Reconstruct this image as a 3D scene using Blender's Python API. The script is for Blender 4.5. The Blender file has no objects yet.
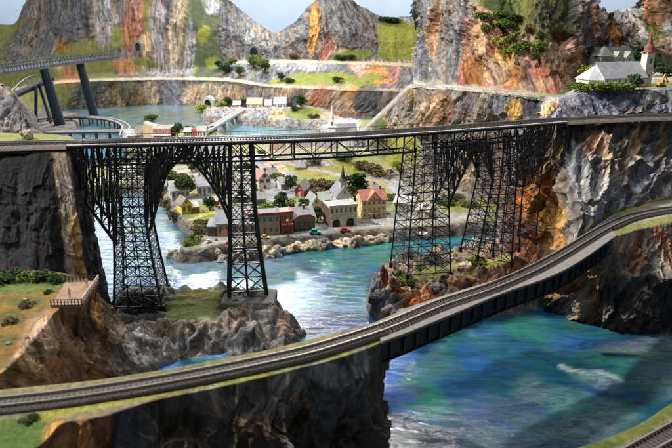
import bpy, math, random
import numpy as np
from mathutils import Vector
random.seed(7); np.random.seed(7)
SC = bpy.context.scene
COL = SC.collection
R = math.radians
# ---------------------------------------------------------------- camera
H = 15.0; PITCH = R(17.3); FP = 653.3
cam_d = bpy.data.cameras.new('camera'); cam = bpy.data.objects.new('camera', cam_d); COL.objects.link(cam)
cam.location = (0, 0, H); cam.rotation_euler = (math.pi/2-PITCH, 0, 0)
cam_d.lens = 35; cam_d.sensor_width = 36; cam_d.clip_end = 2000; cam_d.clip_start = 0.1
cam_d.dof.use_dof = True; cam_d.dof.focus_distance = 42; cam_d.dof.aperture_fstop = 0.42
SC.camera = cam
CT, ST = math.cos(PITCH), math.sin(PITCH)
def ray(px, py):
    a, b = px-336, 224-py
    return (a, FP*CT+b*ST, -FP*ST+b*CT)
def Z(px, py, z):
    r = ray(px, py); s = (z-H)/r[2]; return (r[0]*s, r[1]*s, z)
def Y(px, py, y):
    r = ray(px, py); s = y/r[1]; return (r[0]*s, y, H+r[2]*s)
def proj(co):
    x, y, z = co[:, 0], co[:, 1], co[:, 2]-H
    f = y*CT-z*ST; u = y*ST+z*CT; f = np.maximum(f, 0.1)
    return 336+FP*x/f, 224-FP*u/f
def upx(p):                                   # units per photograph pixel at a point
    return (p[1]*CT-(p[2]-H)*ST)/FP
# ---------------------------------------------------------------- noise
def _h(i, j, k, s):
    n = (i.astype(np.int64)*374761393+j.astype(np.int64)*668265263+k.astype(np.int64)*2147483647+s*974634777) & 0xffffffff
    n = ((n ^ (n >> 13))*1274126177) & 0xffffffff
    n = ((n ^ (n >> 16))*2246822519) & 0xffffffff
    return ((n ^ (n >> 15)) & 0xffffff)/float(0xffffff)
def vnoise(p, s=0):
    i = np.floor(p).astype(np.int64); f = p-i; f = f*f*f*(f*(f*6-15)+10)
    r = 0
    for a in (0, 1):
        wa = f[:, 0] if a else 1-f[:, 0]
        for b in (0, 1):
            wb = f[:, 1] if b else 1-f[:, 1]
            for c in (0, 1):
                wc = f[:, 2] if c else 1-f[:, 2]
                r = r+wa*wb*wc*_h(i[:, 0]+a, i[:, 1]+b, i[:, 2]+c, s)
    return r*2-1
def fbm(p, o=4, s=0, g=.5):
    r = 0; a = 1; t = 0
    for k in range(o):
        r = r+a*vnoise(p*(2.03**k)+k*17.3, s+k); t += a; a *= g
    return r/t
def ridged(p, o=4, s=0):
    r = 0; a = 1; t = 0
    for k in range(o):
        r = r+a*(1-2*np.abs(vnoise(p*(2.1**k)+k*9.1, s+k))); t += a; a *= .55
    return r/t
def worley(p, s=0):
    i = np.floor(p).astype(np.int64); d1 = np.full(len(p), 9.); d2 = np.full(len(p), 9.); idv = np.zeros(len(p))
    for a in (-1, 0, 1):
        for b in (-1, 0, 1):
            for c in (-1, 0, 1):
                I, J, K = i[:, 0]+a, i[:, 1]+b, i[:, 2]+c
                q = np.stack([I+_h(I, J, K, s), J+_h(I, J, K, s+1), K+_h(I, J, K, s+2)], 1)
                d = np.sqrt(((p-q)**2).sum(1))
                m = d < d1
                d2 = np.where(m, d1, np.minimum(d2, d)); idv = np.where(m, _h(I, J, K, s+3), idv); d1 = np.where(m, d, d1)
    return d1, d2, idv
def sstep(a, b, x):
    t = np.clip((x-a)/(b-a), 0, 1); return t*t*(3-2*t)
# ---------------------------------------------------------------- colours (linear albedo)
GR=(.27,.265,.275); LG=(.38,.37,.37); DG=(.10,.10,.11); BK=(.022,.022,.026); TAN=(.50,.38,.25); ORG=(.52,.25,.07)
RED=(.40,.16,.10); PINK=(.55,.34,.26); YEL=(.62,.42,.12); PUR=(.25,.25,.32); GRN=(.165,.18,.03); DGN=(.045,.065,.022)
OLV=(.13,.14,.04); BRN=(.24,.15,.08); GRV=(.31,.29,.27); WHT=(.7,.69,.66); LTAN=(.46,.37,.26); ASPH=(.25,.25,.26)
DKO=(.30,.13,.035)
# ---------------------------------------------------------------- properties
def tag(o, label=None, cat=None, group=None, kind=None):
    if label: o['label'] = label
    if cat: o['category'] = cat
    if group: o['group'] = group
    if kind: o['kind'] = kind
    return o
def rawmesh(name, co, quads):
    me = bpy.data.meshes.new(name)
    me.vertices.add(len(co)); me.vertices.foreach_set('co', np.asarray(co, np.float32).ravel())
    n = len(quads); me.loops.add(n*4); me.loops.foreach_set('vertex_index', np.asarray(quads, np.int32).ravel())
    me.polygons.add(n); me.polygons.foreach_set('loop_start', np.arange(0, n*4, 4, dtype=np.int32))
    me.polygons.foreach_set('loop_total', np.full(n, 4, np.int32))
    me.polygons.foreach_set('use_smooth', np.ones(n, bool))
    me.update(calc_edges=True); me.validate()
    return me
def addattr(me, col, strat, soft):
    n = len(me.vertices)
    a = me.attributes.new('Col', 'FLOAT_COLOR', 'POINT'); c = np.ones((n, 4), np.float32); c[:, :3] = col; a.data.foreach_set('color', c.ravel())
    a = me.attributes.new('strat', 'FLOAT_VECTOR', 'POINT'); a.data.foreach_set('vector', np.asarray(strat, np.float32).ravel())
    a = me.attributes.new('soft', 'FLOAT', 'POINT'); a.data.foreach_set('value', np.asarray(soft, np.float32))
# zone = (kind, geometry, colour, opts) in the surface's own layout, laid out from the photograph
def E(x, y, rx, ry, col, rot=0, soft=0, ang=None, k=1, sh=.25): return ('e', (x, y, rx, ry, R(rot)), col, dict(soft=soft, ang=ang, k=k, sh=sh))
def L(pts, w, col, soft=1, k=1, sh=.35): return ('l', (pts, w), col, dict(soft=soft, ang=None, k=k, sh=sh))
def G(pts, col, soft=0, ang=None, k=1, sh=2.): return ('g', (pts,), col, dict(soft=soft, ang=ang, k=k, sh=sh))
def polydist(x, y, pts, closed=True):
    d = np.full(x.shape, 1e9); ins = np.zeros(x.shape, bool); n = len(pts)
    for i in range(n if closed else n-1):
        ax, ay = pts[i][:2]; bx, by = pts[(i+1) % n][:2]
        vx, vy = bx-ax, by-ay; l2 = vx*vx+vy*vy+1e-9
        t = np.clip(((x-ax)*vx+(y-ay)*vy)/l2, 0, 1)
        d = np.minimum(d, np.hypot(x-ax-t*vx, y-ay-t*vy))
        if closed:
            c = ((ay > y) != (by > y)) & (x < (bx-ax)*(y-ay)/(by-ay+1e-12)+ax); ins ^= c
    return np.where(ins, -d, d) if closed else d
def paint(co, base, zones, warp=5, ang0=0, soft0=0, wf=.6, seed=0):
    px, py = proj(co); n = len(co)
    wx = fbm(co*wf, 4, seed+50)*warp; wy = fbm(co*wf+31, 4, seed+60)*warp
    X, Yp = px+wx, py+wy
    col = np.tile(np.array(base, float), (n, 1)); soft = np.full(n, float(soft0)); ang = np.full(n, float(ang0))
    for kind, g, c, o in zones:
        if kind == 'e':
            x, y, rx, ry, rot = g; dx, dy = X-x, Yp-y
            a, b = dx*math.cos(rot)+dy*math.sin(rot), -dx*math.sin(rot)+dy*math.cos(rot)
            w = 1-sstep(1-o['sh'], 1+o['sh'], np.sqrt((a/rx)**2+(b/ry)**2))
        elif kind == 'l':
            xx, yy = px+wx*.12, py+wy*.12
            w = 1-sstep(1-o['sh'], 1+o['sh'], polydist(xx, yy, g[0], False)/g[1])
        else:
            w = 1-sstep(-o['sh'], o['sh'], polydist(X, Yp, g[0]))
        w = w*o['k']
        col = col*(1-w[:, None])+np.array(c)*w[:, None]
        soft = soft*(1-w)+o['soft']*w
        if o['ang'] is not None: ang = np.where(w > .5, o['ang'], ang)
    return col, soft, ang
def crom(P, m):                                # P (k,3) -> m samples
    P = np.asarray(P, float); k = len(P); t = np.linspace(0, k-1, m); i = np.clip(t.astype(int), 0, k-2); f = (t-i)[:, None]
    Q = np.vstack([2*P[0]-P[1], P, 2*P[-1]-P[-2]])
    a, b, c, d = Q[i], Q[i+1], Q[i+2], Q[i+3]
    return .5*(2*b+(c-a)*f+(2*a-5*b+4*c-d)*f*f+(3*b-3*c+d-a)*f**3)
def gridnormals(P):
    du = np.gradient(P, axis=1); dv = np.gradient(P, axis=0); n = np.cross(du, dv)
    return n/(np.linalg.norm(n, axis=2, keepdims=True)+1e-9)
TER = []
def loft(name, rows, nu, nvs, disp, zones, base, amp=.5, ang=0, sc=1., lump=0., lsc=1., warp=5, soft0=0, seed=0, flip=1, strk=.28, tlab=None, smoothrow=0, mid=1., blkw=.8, ufade=None):
    """rows: equal-length lists of points; disp: weight per row; rows run top (far) to bottom (near)"""
    Rr = [crom(r, nu) for r in rows]
    out = []; W = []
    for i in range(len(Rr)-1):
        m = nvs[i]
        for j in range(m+(1 if i == len(Rr)-2 else 0)):
            t = j/m; out.append(Rr[i]*(1-t)+Rr[i+1]*t); W.append(disp[i]*(1-t)+disp[i+1]*t)
    P = np.array(out); W = np.array(W)
    for _ in range(smoothrow): P[1:-1] = (P[:-2]+2*P[1:-1]+P[2:])/4
    nr, nc = P.shape[:2]
    du = np.linalg.norm(np.diff(P, axis=1), axis=2).mean(0); dv = np.linalg.norm(np.diff(P, axis=0), axis=2).mean(1)
    U = np.concatenate([[0], np.cumsum(du)]); V = np.concatenate([[0], np.cumsum(dv)])
    UU, VV = np.meshgrid(U, V); UU, VV = UU.ravel(), VV.ravel()
    co = P.reshape(-1, 3)
    col, soft, an = paint(co, base, zones, warp, ang, soft0, seed=seed)
    ar = np.radians(an)
    wob = fbm(co*.25*sc, 3, seed+3)*.5/sc
    A = (UU+wob)*np.cos(ar)+(VV)*np.sin(ar); B = -UU*np.sin(ar)+VV*np.cos(ar)
    S = np.stack([A, B, an*.37+seed], 1)
    q = np.stack([A*sc, B*sc*strk, an*.37+seed+0*A], 1)
    d = ridged(q*.9, 5, seed)*.55+fbm(q*.35, 3, seed+9)*.8*mid
    w2 = fbm(co*sc*1.4, 4, seed+20)*.25
    d = d+w2
    wq = np.stack([A*1.25*sc+fbm(co*1.1, 3, seed+14)*.6, B*.5*sc+fbm(co*1.1, 3, seed+15)*.6, an*.37+seed+0*A], 1)
    e1, e2, ei = worley(wq, seed+30); f1, f2, fi = worley(wq*2.6+5, seed+40)
    blk = ((ei-.5)*.75-np.exp(-((e2-e1)**2)*70)*.30+(fi-.5)*.38-np.exp(-((f2-f1)**2)*60)*.12)*.8
    if lump:
        wp = np.stack([UU+fbm(co*.7*lsc, 3, seed+4)*.5, VV*.62+fbm(co*.7*lsc, 3, seed+5)*.6, seed+0*UU], 1)*lsc
        d1, d2, iv = worley(wp, seed+7)
        fr = VV*.62*lsc; lumpv = (np.sqrt(np.clip(1-d1*d1*1.1, 0, 1))-.5)*1.2+(iv-.5)*.9-np.exp(-(d2-d1)**2*60)*.35
        d = d*.4+lumpv*lump
    d = d+blk*blkw
    N = gridnormals(P).reshape(-1, 3)*flip
    cw = np.ones(nc)
    if ufade: t_ = np.linspace(0, 1, nc); cw = 1-(1-ufade[1])*sstep(ufade[0], min(1, ufade[0]+.04), t_)
    ww = (W[:, None]*cw).ravel()*(1-.8*soft)
    co = co+N*(d*amp*ww)[:, None]
    gi = np.arange(nr*nc).reshape(nr, nc)
    qd = np.stack([gi[:-1, :-1], gi[1:, :-1], gi[1:, 1:], gi[:-1, 1:]], 2).reshape(-1, 4)
    me = rawmesh(name, co, qd); addattr(me, col, S, soft); me.materials.append(M['terrain'])
    o = bpy.data.objects.new(name, me); COL.objects.link(o); tag(o, tlab, kind='structure'); TER.append(o)
    return o
def land(name, outline, z0, step, zones, base, edge=.5, bumps=(), namp=.12, warp=3, soft0=1, seed=0, depth=.6, edgecol=None, nsc=1., tlab=None, rock=0., lo=-.45):
    P0 = np.array([Z(a, b, z0) for a, b in outline])
    mn, mx = P0.min(0)-edge-step, P0.max(0)+edge+step
    xs = np.arange(mn[0], mx[0], step); ys = np.arange(mn[1], mx[1], step)
    XX, YY = np.meshgrid(xs, ys); sh = XX.shape; x, y = XX.ravel(), YY.ravel()
    b3 = np.stack([x, y, x*0+seed], 1)
    sd = polydist(x, y, P0)+fbm(b3*.8*nsc, 4, seed)*edge*.7
    h = z0-(z0+depth)*sstep(-edge*.3, edge, sd)
    ins = sstep(0, -edge*1.5, sd)
    for (bx, by, rx, ry, bh, rot) in bumps:
        c = Z(bx, by, z0); dx, dy = x-c[0], y-c[1]; ro = R(rot)
        a, b = dx*math.cos(ro)+dy*math.sin(ro), -dx*math.sin(ro)+dy*math.cos(ro)
        h = h+bh*np.exp(-(a/rx)**2-(b/ry)**2)*np.clip(ins+.0, 0, 1)
    co = np.stack([x, y, h], 1)
    col, soft, an = paint(co, base, zones, warp, 0, soft0, seed=seed)
    if edgecol is not None:
        w = sstep(-edge*1.3, -edge*.3, sd)[:, None]; col = col*(1-w)+np.array(edgecol)*w; soft = soft*(1-w[:, 0])
    rk = ridged(np.stack([x+y*.4, y*1.6-x*.5, h], 1)*1.1*nsc, 5, seed+2)
    co[:, 2] += (rk*(namp+rock*(1-soft)))*(1-.75*soft)*sstep(edge*1.2, -edge*.2, sd)
    if rock:
        rx = (x*.8+y*.6)+fbm(b3*1.3, 3, seed+8)*.35; ry = (-x*.5+y*.9)+fbm(b3*1.3, 3, seed+9)*.35
        e1, e2, ei = worley(np.stack([rx*.85, ry*1.9, 0*x+seed], 1), seed+4); f1, f2, fi = worley(np.stack([rx*2.3, ry*4.4, 0*x+seed], 1), seed+5)
        bk = (ei-.5)*.75-np.exp(-((e2-e1)**2)*70)*.32+(fi-.5)*.30-np.exp(-((f2-f1)**2)*60)*.12
        co[:, 2] += bk*rock*2.2*(1-soft)*sstep(edge*1.4, 0, sd)
    gi = np.arange(len(x)).reshape(sh)
    qd = np.stack([gi[:-1, :-1], gi[:-1, 1:], gi[1:, 1:], gi[1:, :-1]], 2).reshape(-1, 4)
    keep = (co[qd][:, :, 2].max(1) > lo); qd = qd[keep]
    used = np.unique(qd); mp = -np.ones(len(x), int); mp[used] = np.arange(len(used))
    me = rawmesh(name, co[used], mp[qd]); addattr(me, col[used], np.stack([x*.9+y*.5+h*.6, (y*1.1-x*.7+h*2.)*3.2, h], 1)[used], soft[used]); me.materials.append(M['terrain'])
    o = bpy.data.objects.new(name, me); COL.objects.link(o); tag(o, tlab, kind='structure'); TER.append(o)
    return o
# ---------------------------------------------------------------- materials
M = {}
def nm(name):
    m = bpy.data.materials.new(name); m.use_nodes = True; nt = m.node_tree; b = nt.nodes['Principled BSDF']; M[name] = m
    return m, nt, b
def N_(nt, t, **k):
    n = nt.nodes.new(t)
    for a, v in k.items(): setattr(n, a, v)
    return n
def mixc(nt, a, b, f, mode='MIX'):
    n = N_(nt, 'ShaderNodeMix', data_type='RGBA', blend_type=mode)
    for s, v in ((n.inputs[0], f), (n.inputs[6], a), (n.inputs[7], b)):
        if hasattr(v, 'is_output') or isinstance(v, bpy.types.NodeSocket): nt.links.new(v, s)
        else: s.default_value = v if not isinstance(v, tuple) or len(v) == 4 else (*v, 1)
    return n.outputs[2]
def ramp(nt, src, stops):
    r = N_(nt, 'ShaderNodeValToRGB'); e = r.color_ramp.elements
    while len(e) > 1: e.remove(e[-1])
    e[0].position = stops[0][0]; e[0].color = (*([stops[0][1]]*3), 1) if not isinstance(stops[0][1], tuple) else (*stops[0][1], 1)
    for p, c in stops[1:]:
        x = e.new(p); x.color = (*([c]*3), 1) if not isinstance(c, tuple) else (*c, 1)
    nt.links.new(src, r.inputs[0]); return r.outputs[0]
def noise(nt, vec, scale, detail=5, rough=.6, dist=0):
    n = N_(nt, 'ShaderNodeTexNoise'); n.inputs['Scale'].default_value = scale; n.inputs['Detail'].default_value = detail
    n.inputs['Roughness'].default_value = rough; n.inputs['Distortion'].default_value = dist
    if vec is not None: nt.links.new(vec, n.inputs['Vector'])
    return n.outputs['Fac']
def mapping(nt, vec, sc, rot=(0, 0, 0)):
    n = N_(nt, 'ShaderNodeMapping'); n.inputs['Scale'].default_value = sc; n.inputs['Rotation'].default_value = rot
    nt.links.new(vec, n.inputs['Vector']); return n.outputs[0]
def terrain_mat():
    m, nt, b = nm('terrain')
    ac = N_(nt, 'ShaderNodeAttribute', attribute_name='Col'); as_ = N_(nt, 'ShaderNodeAttribute', attribute_name='strat'); af = N_(nt, 'ShaderNodeAttribute', attribute_name='soft')
    tc = N_(nt, 'ShaderNodeTexCoord').outputs['Object']
    st = as_.outputs['Vector']
    n1 = noise(nt, mapping(nt, st, (1.6, .28, 1)), 1.0, 8, .68, .15)
    n2 = noise(nt, mapping(nt, st, (4.5, .8, 1)), 1.0, 6, .7, .2)
    n3 = noise(nt, tc, 2.2, 8, .7, .3)
    n4 = noise(nt, mapping(nt, st, (.35, .12, 1)), 1.0, 4, .6, .3)
    m1 = ramp(nt, n1, [(.28, .10), (.40, .42), (.475, .78), (.53, .92), (.60, 1.2), (.72, 1.9)])
    m2 = ramp(nt, n2, [(.34, .35), (.47, .92), (.55, 1.0), (.68, 1.5)])
    m3 = ramp(nt, n3, [(.33, .62), (.5, 1.0), (.68, 1.35)])
    tint = ramp(nt, n4, [(.30, (1.32, 1.0, .66)), (.42, (1.14, .98, .80)), (.52, (1, 1, .98)), (.66, (.88, .96, 1.05))])
    rock = mixc(nt, mixc(nt, mixc(nt, mixc(nt, ac.outputs['Color'], m1, 1., 'MULTIPLY'), m2, 1., 'MULTIPLY'), m3, 1., 'MULTIPLY'), tint, .8, 'MULTIPLY')
    g1 = noise(nt, tc, 5.5, 8, .75); g2 = noise(nt, tc, .9, 4, .6, .5)
    gm1 = ramp(nt, g1, [(.32, .45), (.5, 1.), (.68, 1.6)]); gm2 = ramp(nt, g2, [(.35, (.70, .78, .7)), (.5, (1, 1, 1)), (.65, (1.25, 1.12, 1.0))])
    gr = mixc(nt, mixc(nt, ac.outputs['Color'], gm1, .8, 'MULTIPLY'), gm2, 1., 'MULTIPLY')
    c = mixc(nt, rock, gr, af.outputs['Fac'])
    nt.links.new(c, b.inputs['Base Color'])
    b.inputs['Roughness'].default_value = .85; b.inputs['Specular IOR Level'].default_value = .15
    bp = N_(nt, 'ShaderNodeBump'); bp.inputs['Strength'].default_value = .75; bp.inputs['Distance'].default_value = .12
    mx = N_(nt, 'ShaderNodeMath', operation='ADD'); nt.links.new(n1, mx.inputs[0])
    mm = N_(nt, 'ShaderNodeMath', operation='MULTIPLY'); mm.inputs[1].default_value = .7; nt.links.new(n3, mm.inputs[0]); nt.links.new(mm.outputs[0], mx.inputs[1])
    nt.links.new(mx.outputs[0], bp.inputs['Height']); nt.links.new(bp.outputs[0], b.inputs['Normal'])
terrain_mat()
def simple(name, c, rough=.6, var=.25, sc=3., bump=.0, spec=.4, metal=0, stripe=None, coat=0):
    m, nt, b = nm(name); tc = N_(nt, 'ShaderNodeTexCoord').outputs['Object']
    n = noise(nt, tc, sc, 6, .65); r = ramp(nt, n, [(.3, 1-var), (.5, 1.), (.7, 1+var)])
    out = mixc(nt, (*c, 1), r, 1., 'MULTIPLY')
    if stripe:
        w = N_(nt, 'ShaderNodeTexWave', wave_type='BANDS', bands_direction=stripe[0]); w.inputs['Scale'].default_value = stripe[1]; w.inputs['Distortion'].default_value = stripe[3] if len(stripe) > 3 else .1
        nt.links.new(tc, w.inputs['Vector']); s = ramp(nt, w.outputs['Fac'], [(0, stripe[2]), (.25, 1.), (1, 1.)]); out = mixc(nt, out, s, 1., 'MULTIPLY')
    nt.links.new(out, b.inputs['Base Color']); b.inputs['Roughness'].default_value = rough; b.inputs['Metallic'].default_value = metal
    b.inputs['Specular IOR Level'].default_value = spec; b.inputs['Coat Weight'].default_value = coat
    if bump:
        bp = N_(nt, 'ShaderNodeBump'); bp.inputs['Strength'].default_value = bump; bp.inputs['Distance'].default_value = .05
        nt.links.new(n, bp.inputs['Height']); nt.links.new(bp.outputs[0], b.inputs['Normal'])
    return m
def mc(c, rough=.7, **k):
    key = 'paint_%02x%02x%02x_%d' % (int(c[0]*255), int(c[1]*255), int(c[2]*255), len(str(sorted(k.items()))))
    return M[key] if key in M else simple(key, c, rough, **k)
simple('black_steel', (.018, .02, .026), .45, .3, 2.)
simple('dark_steel', (.028, .03, .036), .55, .3, 2.)
simple('girder_black', (.014, .015, .02), .5, .3, 1.)
simple('rail', (.40, .36, .32), .35, .2, 3., metal=.4)
simple('tie', (.06, .052, .046), .85, .4, 8.)
simple('deck_grey', (.19, .172, .158), .85, .25, 6., bump=.4)
simple('ballast', (.135, .118, .10), .9, .45, 14., bump=.9)
simple('glass', (.035, .045, .055), .15, .2, 2., spec=.7)
simple('white_trim', (.72, .71, .68), .6, .08)
simple('roof_grey', (.33, .34, .37), .8, .22, 5., bump=.2)
simple('wood_plank', (.30, .20, .13), .8, .3, 4., stripe=('X', 3., .55))
simple('bark', (.10, .07, .05), .9, .3, 6.)
# water
def water_mat():
    m, nt, b = nm('water')
    ac = N_(nt, 'ShaderNodeAttribute', attribute_name='Col'); af = N_(nt, 'ShaderNodeAttribute', attribute_name='soft')
    tc = N_(nt, 'ShaderNodeTexCoord').outputs['Object']
    n0 = noise(nt, mapping(nt, tc, (.16, .22, 1), (0, 0, .5)), 1., 6, .62, 1.6)
    c0 = ramp(nt, n0, [(.30, (.6, .66, 1.35)), (.42, (.8, .82, 1.15)), (.5, (1.1, .95, .95)), (.58, (.8, 1.0, .7)), (.68, (.6, .62, 1.2))])
    n1 = noise(nt, mapping(nt, tc, (.5, 1.6, 1), (0, 0, .45)), 1., 9, .72, 1.0)
    m1 = ramp(nt, n1, [(.34, .5), (.5, .95), (.62, 1.2), (.72, 1.6)])
    c = mixc(nt, mixc(nt, ac.outputs['Color'], c0, 1., 'MULTIPLY'), m1, 1., 'MULTIPLY')
    nf = noise(nt, mapping(nt, tc, (1.2, 3., 1), (0, 0, .5)), 1., 10, .78, 1.5)
    fm = N_(nt, 'ShaderNodeMath', operation='MULTIPLY'); nt.links.new(ramp(nt, nf, [(.42, 0.), (.62, 1.)]), fm.inputs[0]); nt.links.new(af.outputs['Fac'], fm.inputs[1])
    c = mixc(nt, c, (.45, .55, .60, 1), fm.outputs[0])
    nt.links.new(c, b.inputs['Base Color']); b.inputs['Roughness'].default_value = .08; b.inputs['IOR'].default_value = 1.42
    w1 = noise(nt, mapping(nt, tc, (.9, 2.4, 1), (0, 0, .15)), 1., 7, .6, .6)
    w2 = noise(nt, mapping(nt, tc, (5., 9., 1), (0, 0, -.2)), 1., 3, .6, .4)
    ad = N_(nt, 'ShaderNodeMath', operation='MULTIPLY_ADD'); nt.links.new(w2, ad.inputs[0]); ad.inputs[1].default_value = .22; nt.links.new(w1, ad.inputs[2])
    bp = N_(nt, 'ShaderNodeBump'); bp.inputs['Strength'].default_value = 1.; bp.inputs['Distance'].default_value = .055
    nt.links.new(ad.outputs[0], bp.inputs['Height']); nt.links.new(bp.outputs[0], b.inputs['Normal'])
water_mat()
def leaf_mat(name, c1, c2):
    m, nt, b = nm(name); oi = N_(nt, 'ShaderNodeObjectInfo'); tc = N_(nt, 'ShaderNodeTexCoord').outputs['Object']
    n = noise(nt, tc, 4., 4, .7); c = mixc(nt, (*c1, 1), (*c2, 1), ramp(nt, n, [(.35, 0.), (.65, 1.)]))
    r = ramp(nt, oi.outputs['Random'], [(0, (.75, .85, .8)), (1, (1.2, 1.1, 1.0))]); c = mixc(nt, c, r, 1., 'MULTIPLY')
    nt.links.new(c, b.inputs['Base Color']); b.inputs['Roughness'].default_value = .8; b.inputs['Specular IOR Level'].default_value = .15
leaf_mat('leaf_dark', (.02, .05, .02), (.06, .10, .035)); leaf_mat('leaf_mid', (.07, .12, .025), (.17, .23, .05))
leaf_mat('leaf_light', (.16, .22, .03), (.34, .36, .08)); leaf_mat('leaf_brown', (.07, .06, .035), (.16, .13, .06))
leaf_mat('leaf_teal', (.03, .09, .065), (.07, .16, .10))
# ---------------------------------------------------------------- mesh builder
class MB:
    def __init__(s): s.v = []; s.f = []; s.sm = False
    def add(s, vs, fs):
        o = len(s.v); s.v += [tuple(v) for v in vs]; s.f += [tuple(i+o for i in f) for f in fs]; return s
    def box(s, x0, x1, y0, y1, z0, z1):
        return s.add([(x0,y0,z0),(x1,y0,z0),(x1,y1,z0),(x0,y1,z0),(x0,y0,z1),(x1,y0,z1),(x1,y1,z1),(x0,y1,z1)],
                     [(0,3,2,1),(4,5,6,7),(0,1,5,4),(1,2,6,5),(2,3,7,6),(3,0,4,7)])
    def beam(s, p, q, w, h=None, up=(0, 0, 1)):
        h = h or w; p, q = Vector(p), Vector(q); d = (q-p)
        if d.length < 1e-6: return s
        d.normalize(); u = Vector(up)
        if abs(d.dot(u)) > .98: u = Vector((0, 1, 0))
        a = d.cross(u).normalized()*w/2; b = a.cross(d).normalized()*h/2
        return s.add([p-a-b, p+a-b, p+a+b, p-a+b, q-a-b, q+a-b, q+a+b, q-a+b], [(0,1,2,3),(7,6,5,4),(0,4,5,1),(1,5,6,2),(2,6,7,3),(3,7,4,0)])
    def tube(s, p, q, r0, r1=None, n=8):
        r1 = r0 if r1 is None else r1; p, q = Vector(p), Vector(q); d = (q-p).normalized()
        u = Vector((0, 0, 1)) if abs(d.z) < .9 else Vector((1, 0, 0)); a = d.cross(u).normalized(); b = d.cross(a)
        vs = []
        for c, r in ((p, r0), (q, r1)):
            for i in range(n):
                t = 2*math.pi*i/n; vs.append(c+(a*math.cos(t)+b*math.sin(t))*r)
        fs = [(i, (i+1) % n, n+(i+1) % n, n+i) for i in range(n)]+[tuple(range(n))[::-1], tuple(range(n, 2*n))]
        return s.add(vs, fs)
    def lathe(s, prof, n=12, c=(0, 0, 0), ph=0):
        vs = []; 
        for r, z in prof:
            for i in range(n):
                t = 2*math.pi*i/n+ph; vs.append((c[0]+r*math.cos(t), c[1]+r*math.sin(t), c[2]+z))
        fs = []
        for k in range(len(prof)-1):
            for i in range(n): fs.append((k*n+i, k*n+(i+1) % n, (k+1)*n+(i+1) % n, (k+1)*n+i))
        fs += [tuple(range(n))[::-1], tuple(range((len(prof)-1)*n, len(prof)*n))]
        return s.add(vs, fs)
    def extr(s, pts, y0, y1):                    # polygon in xz, extruded along y
        n = len(pts); vs = [(x, y0, z) for x, z in pts]+[(x, y1, z) for x, z in pts]
        return s.add(vs, [tuple(range(n)), tuple(range(n, 2*n))[::-1]]+[(i, n+i, n+(i+1) % n, (i+1) % n) for i in range(n)])
    def build(s, name, mat, parent=None, smooth=False, world=False, bevel=0):
        me = bpy.data.meshes.new(name); vs = s.v
        if world and parent is not None: l = parent.location; vs = [(v[0]-l[0], v[1]-l[1], v[2]-l[2]) for v in vs]
        me.from_pydata(vs, [], s.f); me.materials.append(mat if not isinstance(mat, str) else M[mat])
        if smooth: me.polygons.foreach_set('use_smooth', [True]*len(me.polygons))
        me.update()
        import bmesh
        bm = bmesh.new(); bm.from_mesh(me); bmesh.ops.recalc_face_normals(bm, faces=bm.faces)
        if bevel: bmesh.ops.bevel(bm, geom=bm.edges, offset=bevel, segments=2, affect='EDGES', profile=.5)
        bm.to_mesh(me); bm.free()
        o = bpy.data.objects.new(name, me); COL.objects.link(o)
        if parent is not None: o.parent = parent
        return o
def empty(name, loc, rz=0, label=None, cat=None, group=None):
    o = bpy.data.objects.new(name, None); COL.objects.link(o); o.location = loc; o.rotation_euler = (0, 0, rz); o.empty_display_size = .3
    return tag(o, label, cat, group)
def kids(o): return [c for c in bpy.data.objects if c.parent == o]
def copy_tree(o, loc, rz=None, label=None, sc=None, par=None):
    c = o.copy(); COL.objects.link(c); c.location = loc
    if rz is not None: c.rotation_euler = (0, 0, rz)
    if sc: c.scale = sc
    if label: c['label'] = label
    for k in kids(o):
        k2 = k.copy(); COL.objects.link(k2); k2.parent = c
        for g in kids(k):
            g2 = g.copy(); COL.objects.link(g2); g2.parent = k2
    return c
# ================================================================= TERRAIN
def zz(pts): return [Z(*p) for p in pts]
def yy(pts): return [Y(*p) for p in pts]
def shift(P, dx=0, dy=0, dz=0): return [(p[0]+dx, p[1]+dy, p[2]+dz) for p in P]
# ---- far mountain range with the lake wall in front of it
sk = yy([(-90,-60,139),(-50,-30,139),(-15,16,139),(12,24,139),(24,4,139),(36,-20,139),(75,-55,139),(120,-45,139),(160,-50,139),(195,-28,139),(222,-6,139),(240,8,139),(262,26,139),(277,33,139),(292,24,139),(308,7,139),(321,-4,139),(345,-3,139),(362,6,139),(384,17,139),(400,16,139),(428,15,139),(452,20,139)])
xs = [-90,-50,-15,12,24,36,75,120,160,195,222,240,262,277,292,308,321,345,362,384,400,428,452]
def lerpx(tab, x):
    for (a, b), (c, d) in zip(tab, tab[1:]):
        if x <= c: return b+(d-b)*(x-a)/(c-a)
    return tab[-1][1]
foot = yy([(x, lerpx([(-90,92),(0,86),(60,76),(150,72),(215,66),(235,60),(300,59),(380,61),(452,66)], x), 132) for x in xs])
midr = [tuple(np.array(a)*.45+np.array(b)*.55+np.array((0,-1.5,0))) for a, b in zip(sk, foot)]
bench2 = yy([(x, lerpx([(-90,95),(0,89),(60,78),(150,75),(215,70),(235,63),(300,62),(380,64),(452,68)], x), 129) for x in xs])
low2 = yy([(x, lerpx([(-90,97),(0,91),(60,80),(150,77),(215,77),(235,79),(270,84),(340,86),(400,88),(452,90)], x), lerpx([(-90,123),(60,121),(110,123),(160,127.5),(215,126),(235,122),(300,114),(452,108)], x)) for x in xs])
front1 = yy([(x, lerpx([(-90,99),(0,93),(60,82.5),(150,79.5),(215,80),(235,82),(270,87),(340,89.5),(400,91.5),(452,93)], x), lerpx([(-90,118),(60,116),(110,118),(160,124),(215,122),(235,119),(300,110),(452,104)], x)) for x in xs])
wfoot = zz([(x, lerpx([(-90,128),(0,121),(60,113),(110,109),(160,107),(215,110),(300,117),(380,120),(452,124)], x), -.5) for x in xs])
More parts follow.
